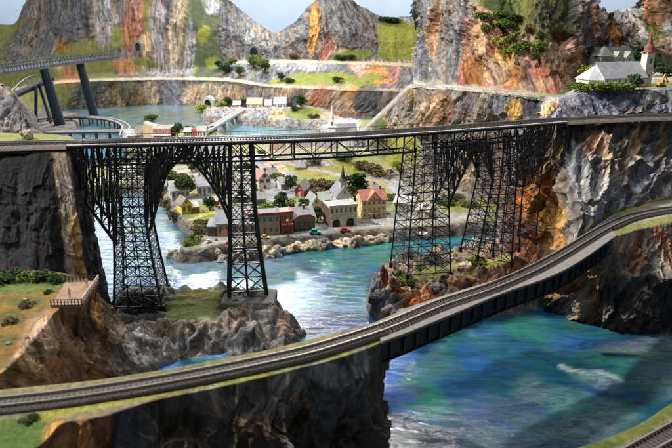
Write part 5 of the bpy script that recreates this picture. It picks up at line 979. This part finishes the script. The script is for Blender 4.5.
for a in [('tiny white cottage above the curved shore under the arch',160,192,168,191,6,.45,(.56,.56,.54),(.40,.40,.40)),('cream cottage right of the white house with pale roof',192,189,198,188,5,.4,(.6,.54,.38),(.36,.33,.30)),('blue grey cottage left of the second tower arm',203,184,213,183,6,.45,(.34,.38,.42),(.30,.31,.33)),
          ('white cottage high behind the second tower arm',224,174,233,173,6,.45,(.56,.55,.52),(.42,.41,.40)),('tan cottage between the second tower legs',238,193,249,192,6,.5,(.46,.38,.26),(.28,.26,.25)),('green walled cottage below the pink roofed house',256,205,266,204,6,.45,(.26,.34,.24),(.36,.36,.37)),
          ('grey cottage at the far side of the grey street',270,179,278,178,5,.45,(.45,.45,.45),(.30,.29,.30)),('white cottage left of the little red house',281,190,289,189,6,.45,(.56,.56,.54),(.42,.42,.44)),('brown cottage on the lawn left of the second tower',224,213,231,212,7,.5,(.30,.20,.14),(.34,.33,.33)),
          ('pale shop between the second tower legs by the waterfront',238,236,249,235,12,.5,(.52,.48,.42),(.38,.37,.37)),('white cottage on the hillside under the truss',296,172,305,172,5,.45,(.55,.54,.52),(.33,.32,.33)),('tan shed on the bank right of the bungalow',430,205,440,206,5,.4,(.46,.39,.28),(.38,.36,.34)),('white cottage behind the bungalow',404,198,412,199,5,.4,(.56,.55,.53),(.38,.37,.37)),
          ('grey shed on the north shore left of the white gabled house',150,161,160,160,6,.4,(.40,.39,.37),(.30,.30,.31)),('small cream cottage left of the hotel back corner',372,196,380,195,5,.4,(.56,.5,.36),(.36,.3,.28))]:
    lab,x0,y0,x1,y1,hp,rh,wc,rc=a
    house('village_cottage',lab,'cottage',x0,y0,x1,y1,.87,hp,1.25,'side',rh,wall=wc,rc=rc,nx=2,ny=1,side=1,chim=(.4,.5))
# north shore seen through the deck
for a in [('white house with grey roof near the left arm of the viaduct',140,176,152,175,8,.5,(.52,.52,.5),(.34,.34,.34)),('long white shed near the causeway at the left',118,178,136,177,6,.4,(.56,.56,.54),(.58,.58,.56)),
          ('white gabled house directly under the viaduct arch',178,165,192,164,8,.6,(.66,.66,.63),(.45,.45,.44)),('cream house under the viaduct deck left of the arch',163,160,173,159,6,.5,(.6,.55,.42),(.35,.3,.28)),
          ('brown house seen just below the deck truss',196,161,206,160,7,.5,(.38,.30,.22),(.22,.20,.2)),('grey warehouse under the truss near the second tower',208,160,224,160,7,.5,(.36,.35,.34),(.30,.31,.33)),
          ('white flat cottage seen through the top of the second tower',232,170,247,169,5,.4,(.60,.58,.52),(.52,.5,.46)),('rust red shed behind the deck truss',270,157,284,157,7,.45,(.36,.16,.10),(.30,.17,.13)),
          ('long timber depot behind the middle of the deck truss',290,156,312,156,7,.5,(.40,.30,.20),(.24,.22,.21)),('ochre engine shed behind the deck truss',320,155,338,154,7,.5,(.50,.36,.16),(.26,.25,.25)),
          ('pale grey store behind the right half of the deck truss',346,153,362,152,7,.5,(.50,.49,.47),(.36,.36,.37)),('dark timber barn left of the third tower',366,152,380,151,7,.5,(.16,.12,.09),(.2,.19,.19))]:
    lab,x0,y0,x1,y1,hp,rh,wc,rc=a
    house('village_house',lab,'house',x0,y0,x1,y1,.85,hp,1.9,'side',rh*1.3,wall=wc,rc=rc,nx=4,ny=1,side=1)
for a in [('white cottage at the left end of the north shore',128,141,137,140,5,.5,white,(.5,.5,.5)),('white cottage with brown roof on the north shore',138,140,148,139,5,.7,white,(.30,.26,.22)),('cream cottage hugging the lake behind the viaduct',120,139,127,139,4,.4,(.6,.55,.45),(.4,.38,.35))]:
    lab,x0,y0,x1,y1,hp,rh,wc,rc=a; house('village_house',lab,'house',x0,y0,x1,y1,.85,hp,2.,'side',rh*1.3,wall=wc,rc=rc,nx=3,ny=1,side=1)
r,W,Hh=house('village_house','red house with two white trimmed tiers behind the viaduct track','house',154,140,171,140,.85,12,2.6,'flat',wall=(.40,.09,.06),rc=(.35,.2,.15),nx=5,ny=2,side=0,trim=(.68,.62,.58),fc=(.66,.62,.6))
mb=MB(); mb.box(-W/2-.1,W/2+.1,-.7,-.02,Hh*.45,Hh*.52); mb.build('porch_roof',mc((.7,.66,.62)),r)
o=MB().extr([(-1.1,0),(1.1,0),(.5,1.7),(-.9,2.2)],0,1.4).build('grain_elevator',mc((.58,.44,.26),.7),None,bevel=.05); o.location=Z(152,140,.8); tag(o,'tall slanting tan grain elevator on the north shore','elevator')
house('village_house','low cream shed right of the dark bush on the north shore','shed',184,137,191,137,.85,5,1.6,'side',.4,wall=(.62,.58,.46),rc=(.6,.56,.48),nx=2,ny=1,side=0)
house('village_house','bright red hut by the start of the white road bridge','hut',192,137,196,137,.85,7,1.2,'flat',wall=(.55,.07,.07),rc=(.5,.1,.1),nx=1,ny=1,side=0,trim=(.6,.1,.08))
house('village_house','white house with red windows beside the road bridge','house',197,137,206,137,.85,6,1.8,'side',.5,wall=(.66,.62,.6),rc=(.45,.42,.4),nx=3,ny=1,side=0,fc=(.5,.1,.1))
# far bank
for a in [('red and white shed far away at the end of the road bridge',232,107,241,107,3,.6,(.45,.10,.08),(.66,.64,.62)),('cream roofed house on the far bank',246,107,263,107,4,1.2,(.64,.55,.38),(.60,.50,.36)),('pale house right of the cream roofed one on the far bank',264,108,272,108,4,1.,(.6,.6,.58),(.55,.55,.55)),('bluish white house at the right end of the far bank',273,108,287,108,6,1.2,(.6,.62,.64),(.5,.54,.58))]:
    lab,x0,y0,x1,y1,hp,rh,wc,rc=a; house('far_house',lab,'house',x0+1,y0,x1-1,y1,1.1,hp*.75,2.2,'side',rh*.75,wall=wc,rc=rc,nx=4,ny=1,side=0)
# white spire
c=Z(332,141,.85); r=empty('white_spire',c,0,'slender white church spire rising behind the viaduct','spire'); u=upx(c)
mb=MB(); mb.box(-3.6*u,3.6*u,-3.6*u,3.6*u,0,14*u); mb.box(-4.2*u,4.2*u,-4.2*u,4.2*u,14*u,14.7*u); mb.build('tower_base',mc((.70,.72,.72)),r)
mb=MB(); mb.box(-2.7*u,2.7*u,-2.7*u,2.7*u,14.7*u,20*u); mb.lathe([(3.2*u,20*u),(3.0*u,20.8*u),(1.9*u,21*u),(1.8*u,24*u)],8); mb.build('belfry',mc((.72,.74,.74)),r)
mb=MB(); mb.lathe([(2.2*u,24*u),(1.1*u,29*u),(.15*u,36*u)],8); mb.build('steeple',mc((.72,.74,.74)),r)
for z in (5,16.2): window(r,0,z*u,1.8*u,3*u,-3.62*u if z<10 else -2.72*u,'f',(.5,.52,.52))
house('church_hall','grey roofed church hall beside the white spire','hall',336,141,358,140,.85,3,2.6,'side',1.5,wall=(.66,.67,.66),rc=(.34,.34,.36),nx=5,ny=1,side=0)
# ---- mountain church on the shelf
zb=10.85
r,W,Hh=house('mountain_church','long white church with pale grey roof on the cliff shelf','church',604,86,646,85.5,zb,8,2.2,'side',.95,wall=(.74,.72,.66),rc=(.40,.41,.44),nx=7,ny=1,side=1,door=None,fc=(.66,.6,.5),wz=.3,ww=.22,Yd=(44.6,45.4),ov=.08)
tw=.56; x0=W/2+.08; th=2.2
mb=MB(); mb.box(x0,x0+tw*1.05,.35,.35+tw*1.05,-.2,th); t=mb.build('bell_tower',mc((.74,.71,.64)),r)
mb=MB(); cxx,cyy=x0+tw*.52,.35+tw*.52; mb.lathe([(.44,th),(.45,th+.07),(.31,th+.13),(.33,th+.28),(.29,th+.42),(.18,th+.52),(.15,th+.62),(.16,th+.7),(.10,th+.86),(.06,th+1.2),(.02,th+1.6)],10,(cxx,cyy,0)); mb.build('onion_dome',mc((.24,.075,.06),.6),t,True)
mb=MB(); mb.box(x0-.05,x0+tw*1.05+.05,.30,.40+tw*1.05,th-.06,th+.02); mb.build('cornice',mc((.6,.55,.48)),t); mb=MB(); mb.box(x0-.03,x0+tw*1.05+.03,.32,.38+tw*1.05,th*.5,th*.5+.05); mb.build('string_course',mc((.6,.55,.48)),t)
window(r,cxx,th*.66,.15,.34,.345,'f',(.5,.45,.4)); window(r,cxx,th*.25,.14,.2,.345,'f',(.5,.45,.4))
mb=MB(); mb.add([(-W/2-.85,.5,0),(-W/2-.002,.1,0),(-W/2-.002,2.4,0),(-W/2-.85,2.0,0),(-W/2-.85,.5,Hh*.8),(-W/2-.002,.1,Hh*.8),(-W/2-.002,2.4,Hh*.8),(-W/2-.85,2.0,Hh*.8)],[(0,1,5,4),(2,3,7,6),(3,0,4,7),(4,5,6,7)]); mb.build('apse',mc((.74,.72,.66)),r)
mb=MB(); mb.add([(-W/2-.93,.45,Hh*.78),(-W/2-.002,.02,Hh*.78),(-W/2-.002,2.5,Hh*.78),(-W/2-.93,2.05,Hh*.78),(-W/2-.002,1.25,Hh*.78+.9)],[(0,1,4),(2,3,4),(3,0,4),(0,3,2,1),(1,2,4)]); mb.build('apse_roof',mc((.40,.41,.44)),r)
# manor behind
r,W,Hh=house('manor_house','grey stone manor with steep dormers behind the mountain church','manor',600,70,634,69,zb,6,2.2,'side',1.2,wall=(.20,.215,.18),rc=(.12,.12,.11),nx=8,ny=1,side=0,door=None,fc=(.55,.56,.5),Yd=(54.,54.6))
for f in (-.28,.02,.34):
    mb=MB(); mb.extr([(f*W-.32,Hh),(f*W+.32,Hh),(f*W+.32,Hh+.5),(f*W,Hh+.95),(f*W-.32,Hh+.5)],-.05,1.0); d=mb.build('dormer',mc((.25,.27,.22)),r); window(r,f*W,Hh+.2,.2,.3,-.05,'f',(.6,.6,.55))
mb=MB(); mb.box(-W/2-.1,-W/2+.9,-.2,.9,0,Hh+.6); t=mb.build('corner_turret',mc((.19,.20,.17)),r); mb=MB(); mb.add([(-W/2-.2,-.3,Hh+.6),(-W/2+1,-.3,Hh+.6),(-W/2+1,1,Hh+.6),(-W/2-.2,1,Hh+.6),(-W/2+.4,.35,Hh+1.4)],[(0,1,4),(1,2,4),(2,3,4),(3,0,4),(3,2,1,0)]); mb.build('turret_roof',mc((.16,.17,.15)),t)
# ================================================================= VEHICLES, PEOPLE, SMALL THINGS
def car(px, py, lpx, col, label, head=0, tall=1.):
    c = Z(px, py, .88); u = upx(c); l = lpx*u; w = l*.42; h = l*.30*tall; r = empty('parked_car', (c[0], c[1], c[2]+.0), R(head), label, 'car', 'cars parked and driving in the village')
    mb = MB(); mb.extr([(-l/2, h*.28), (l/2, h*.28), (l/2, h*.62), (l*.30, h*.68), (-l*.38, h*.68), (-l/2, h*.6)], -w/2, w/2); mb.build('body', mc(col, .3, var=.05, spec=.6, coat=.6), r, bevel=l*.02)
    mb = MB(); mb.extr([(-l*.34, h*.66), (l*.22, h*.66), (l*.10, h*1.12), (-l*.26, h*1.12)], -w*.43, w*.43); mb.build('cabin_glass', 'glass', r)
    mb = MB(); mb.extr([(-l*.27, h*1.11), (l*.11, h*1.11), (l*.09, h*1.2), (-l*.24, h*1.2)], -w*.42, w*.42); mb.build('roof', mc(col, .3, var=.05, spec=.6, coat=.6), r)
    for sx in (-.3, .3):
        for sy in (-.5, .5): mb = MB(); mb.tube((l*sx, w*sy-.02*l, h*.28), (l*sx, w*sy+.02*l, h*.28), h*.27, n=12); mb.build('wheel', mc((.015, .015, .015)), r)
    mb = MB(); mb.box(l*.47, l*.505, -w*.4, -w*.25, h*.42, h*.54); mb.build('headlight', mc((.8, .8, .75), .3), r)
    return r
car(265, 238.5, 10, (.75, .62, .18), 'yellow car in front of the tan store', -4)
car(315, 234, 12, (.0, .42, .30), 'bright teal green van on the waterfront street', 2, 1.25)
car(345, 231.5, 11, (.50, .03, .06), 'dark red car in front of the fire station', 3)
car(388, 214, 5.5, (.03, .16, .50), 'blue car right of the yellow hotel', 10)
car(208.5, 242.5, 7, (.72, .74, .74), 'white car parked left of the arched shopfront', 60, 1.3)
car(228.5, 244.5, 7, (.60, .03, .03), 'bright red car beside the second tower', 15, 1.2)
car(239, 248, 5, (.7, .7, .72), 'small white car between the legs of the second tower', 10)
car(216, 240, 4, (.05, .05, .06), 'black car in front of the grey roofed house', 80)
car(378, 224, 5, (.66, .62, .5), 'cream car on the street in front of the hotel', 4)
car(416, 222, 6, (.70, .70, .68), 'white car seen through the third tower', 20)
def person(loc, h, face, shirt, trousers, label, bent=0):
    u = h/1.75; v = [(0,0,.95),(0,.02,1.2),(0,0+.06*bent,1.42),(0,.08*bent,1.52),(0,.1*bent,1.64),(-.1,0,.9),(-.11,-.02,.5),(-.11,0,.06),(-.11,-.13,.03),(.1,0,.9),(.12,.03,.5),(.13,0,.06),(.13,-.13,.03),(-.19,.02,1.40),(-.27,0,1.12),(-.24,-.14,.90),(.19,.02,1.40),(.28,.0,1.12),(.22,-.16,.95)]
    e = [(0,1),(1,2),(2,3),(3,4),(0,5),(5,6),(6,7),(7,8),(0,9),(9,10),(10,11),(11,12),(2,13),(13,14),(14,15),(2,16),(16,17),(17,18)]
    rad = [.15,.14,.15,.055,.11,.1,.065,.045,.04,.1,.065,.045,.04,.065,.05,.038,.065,.05,.038]
    me = bpy.data.meshes.new('person'); me.from_pydata([(a*u, b*u, c*u) for a, b, c in v], e, []); o = bpy.data.objects.new('person', me); COL.objects.link(o)
    m1, m2, m3 = mc(trousers), mc(shirt), mc((.45, .28, .2))
    me.materials.append(m2); o.modifiers.new('skin', 'SKIN'); o.modifiers.new('sub', 'SUBSURF').render_levels = 1
    if not me.skin_vertices: 
        pass
    for i, sv in enumerate(me.skin_vertices[0].data): sv.radius = (rad[i]*u*(1.15 if i < 3 else 1), rad[i]*u*.85); sv.use_root = (i == 0)
    bpy.context.view_layer.update(); ev = o.evaluated_get(bpy.context.evaluated_depsgraph_get()); m = bpy.data.meshes.new_from_object(ev); o.modifiers.clear(); o.data = m
    m.materials.clear(); [m.materials.append(x) for x in (m1, m2, m3)]
    for p in m.polygons: z = p.center.z/u; x = abs(p.center.x)/u; p.material_index = 2 if (z > 1.47 or (x > .2 and z < 1.02 and z > .8)) else (0 if z < .95 else 1); p.use_smooth = True
    o.location = loc; o.rotation_euler = (0, 0, R(face)); tag(o, label, 'person'); mb = MB(); mb.lathe([(.02,1.60),(.085,1.63),(.095,1.69),(.06,1.745),(.01,1.755)], 10, (0, .1*bent+.015, 0)); mb.v = [(a*u, b*u, c*u) for a, b, c in mb.v]; mb.build('hair', mc((.05, .03, .02)), o, True)
person(Z(70, 297.5, 5.25), .38, 30, (.75, .72, .66), (.08, .06, .05), 'person in a pale top standing near the front rail of the observation deck')
person(Z(87, 286.5, 5.25), .38, 200, (.80, .78, .76), (.06, .06, .08), 'person in a white top at the back of the observation deck')
# excavator
c = POS['excav']; u = upx(c); r = empty('excavator', (c[0], c[1], c[2]+.03), R(15), 'small yellow excavator parked right of the mountain church', 'excavator'); ye = mc((.72, .40, .015), .5)
for s in (-1, 1): mb = MB(); mb.extr([(-4*u, .6*u), (-3.2*u, 0), (3.2*u, 0), (4*u, .6*u), (4*u, 1.4*u), (3.2*u, 2*u), (-3.2*u, 2*u), (-4*u, 1.4*u)], s*2*u-.8*u, s*2*u+.8*u); mb.build('crawler_track', mc((.03, .03, .03)), r)
mb = MB(); mb.box(-4*u, 2*u, -2*u, 2*u, 2*u, 4.6*u); mb.build('body', ye, r, bevel=.2*u); mb = MB(); mb.box(-.5*u, 2.6*u, -1.9*u, .2*u, 4.6*u, 7.2*u); mb.build('cab', ye, r, bevel=.15*u)
mb = MB(); mb.box(-.2*u, 2.64*u, -1.95*u, .1*u, 5.1*u, 6.7*u); mb.build('window', 'glass', r)
mb = MB(); mb.beam((1*u, .8*u, 4.5*u), (3.8*u, .8*u, 12.5*u), 1.1*u); mb.build('boom', ye, r); mb = MB(); mb.beam((3.8*u, .8*u, 12.6*u), (7*u, .8*u, 6*u), .9*u); mb.build('arm', ye, r)
mb = MB(); mb.extr([(6*u, 6*u), (8*u, 6.4*u), (8*u, 3.8*u), (6.2*u, 4*u)], -.3*u, 1.9*u); mb.build('bucket', mc((.5, .28, .02)), r)
c = POS['barrier']; u = upx(c)
for k, (dx, lab) in enumerate(((-1.5, 'orange and white road barrier left of the excavator'), (5, 'orange road barrier nearest the excavator'))):
    r = empty('road_barrier', (c[0]+dx*u, c[1]+.2*k, c[2]+.03), R(4), lab, 'barrier'); mb = MB(); mb.box(-2.6*u, 2.6*u, -.2*u, .2*u, 1.5*u, 3.2*u); mb.build('plank', mc((.80, .22, .03)), r)
    for s in (-2, 2): mb = MB(); mb.beam((s*u, -1*u, 0), (s*u, .1*u, 2.6*u), .35*u); mb.beam((s*u, 1*u, 0), (s*u, .1*u, 2.6*u), .35*u); mb.build('leg', mc((.7, .68, .65)), r)
c = POS['board']; u = upx(c); r = empty('notice_board', c, 0, 'tiny blank white board on the terrace below the red rocks', 'sign'); mb = MB(); mb.box(-2.4*u, 2.4*u, -.15*u, .15*u, .8*u, 2.8*u); mb.build('board', mc((.75, .75, .73)), r)
for s in (-1.6, 1.6): mb = MB(); mb.tube((s*u, .2*u, -.1), (s*u, .2*u, 1.6*u), .2*u); mb.build('post', 'bark', r)
for k, lab in (('lampA', 'thin dark street lamp in front of the orange store'), ('lampB', 'thin dark street lamp between tower leg and tan store')):
    c = POS[k]; r = empty('street_lamp', c, 0, lab, 'street lamp', 'street lamps on the waterfront'); mb = MB(); mb.tube((0, 0, 0), (0, 0, 1.1), .03, .018); mb.build('post', 'black_steel', r); mb = MB(); mb.lathe([(.03, 1.1), (.08, 1.16), (.07, 1.26), (.01, 1.32)], 8); mb.build('lantern', mc((.5, .5, .45)), r)
# ================================================================= LIGHT
def area(name, loc, tgt, sx, sy, power, col=(1, 1, 1)):
    l = bpy.data.lights.new(name, 'AREA'); l.shape = 'RECTANGLE'; l.size = sx; l.size_y = sy; l.energy = power; l.color = col
    o = bpy.data.objects.new(name, l); COL.objects.link(o); o.location = loc
    o.rotation_euler = (Vector(tgt)-Vector(loc)).to_track_quat('-Z', 'Y').to_euler(); return o
area('ceiling_lamp', (-70, 38, 82), (0, 46, 3), 5, 5, 190000, (1, .95, .88))
area('ceiling_lamp', (4, 112, 84), (5, 32, 2), 7, 5, 80000, (1, .96, .90))
area('ceiling_lamp', (-6, 40, 75), (5, 122, 12), 26, 20, 40000, (1, .97, .93))
area('window_lamp', (-20, 134, 34.5), (-6, 40, 0), 22, 5, 50000, (.92, .96, 1))
area('window_lamp', (-50, 128, 35), (-12, 34, 0), 10, 5, 8000, (.92, .96, 1))
area('backdrop_fill', (0, 142, 31), (0, 152, 13), 170, 1.5, 6500, (.97, .98, 1))  # added fill light, unseen, brightens the painted sky boards from above
w = bpy.data.worlds.new('World'); SC.world = w; w.use_nodes = True
w.node_tree.nodes['Background'].inputs[0].default_value = (.62, .74, .95, 1); w.node_tree.nodes['Background'].inputs[1].default_value = 0.17
SC.render.engine = 'CYCLES'
SC.view_settings.view_transform = 'Standard'; SC.view_settings.look = 'None'; SC.view_settings.gamma = 1; SC.view_settings.exposure = 0
SC.cycles.max_bounces = 6; SC.cycles.diffuse_bounces = 3; SC.cycles.glossy_bounces = 3
SC.cycles.sample_clamp_indirect = 3
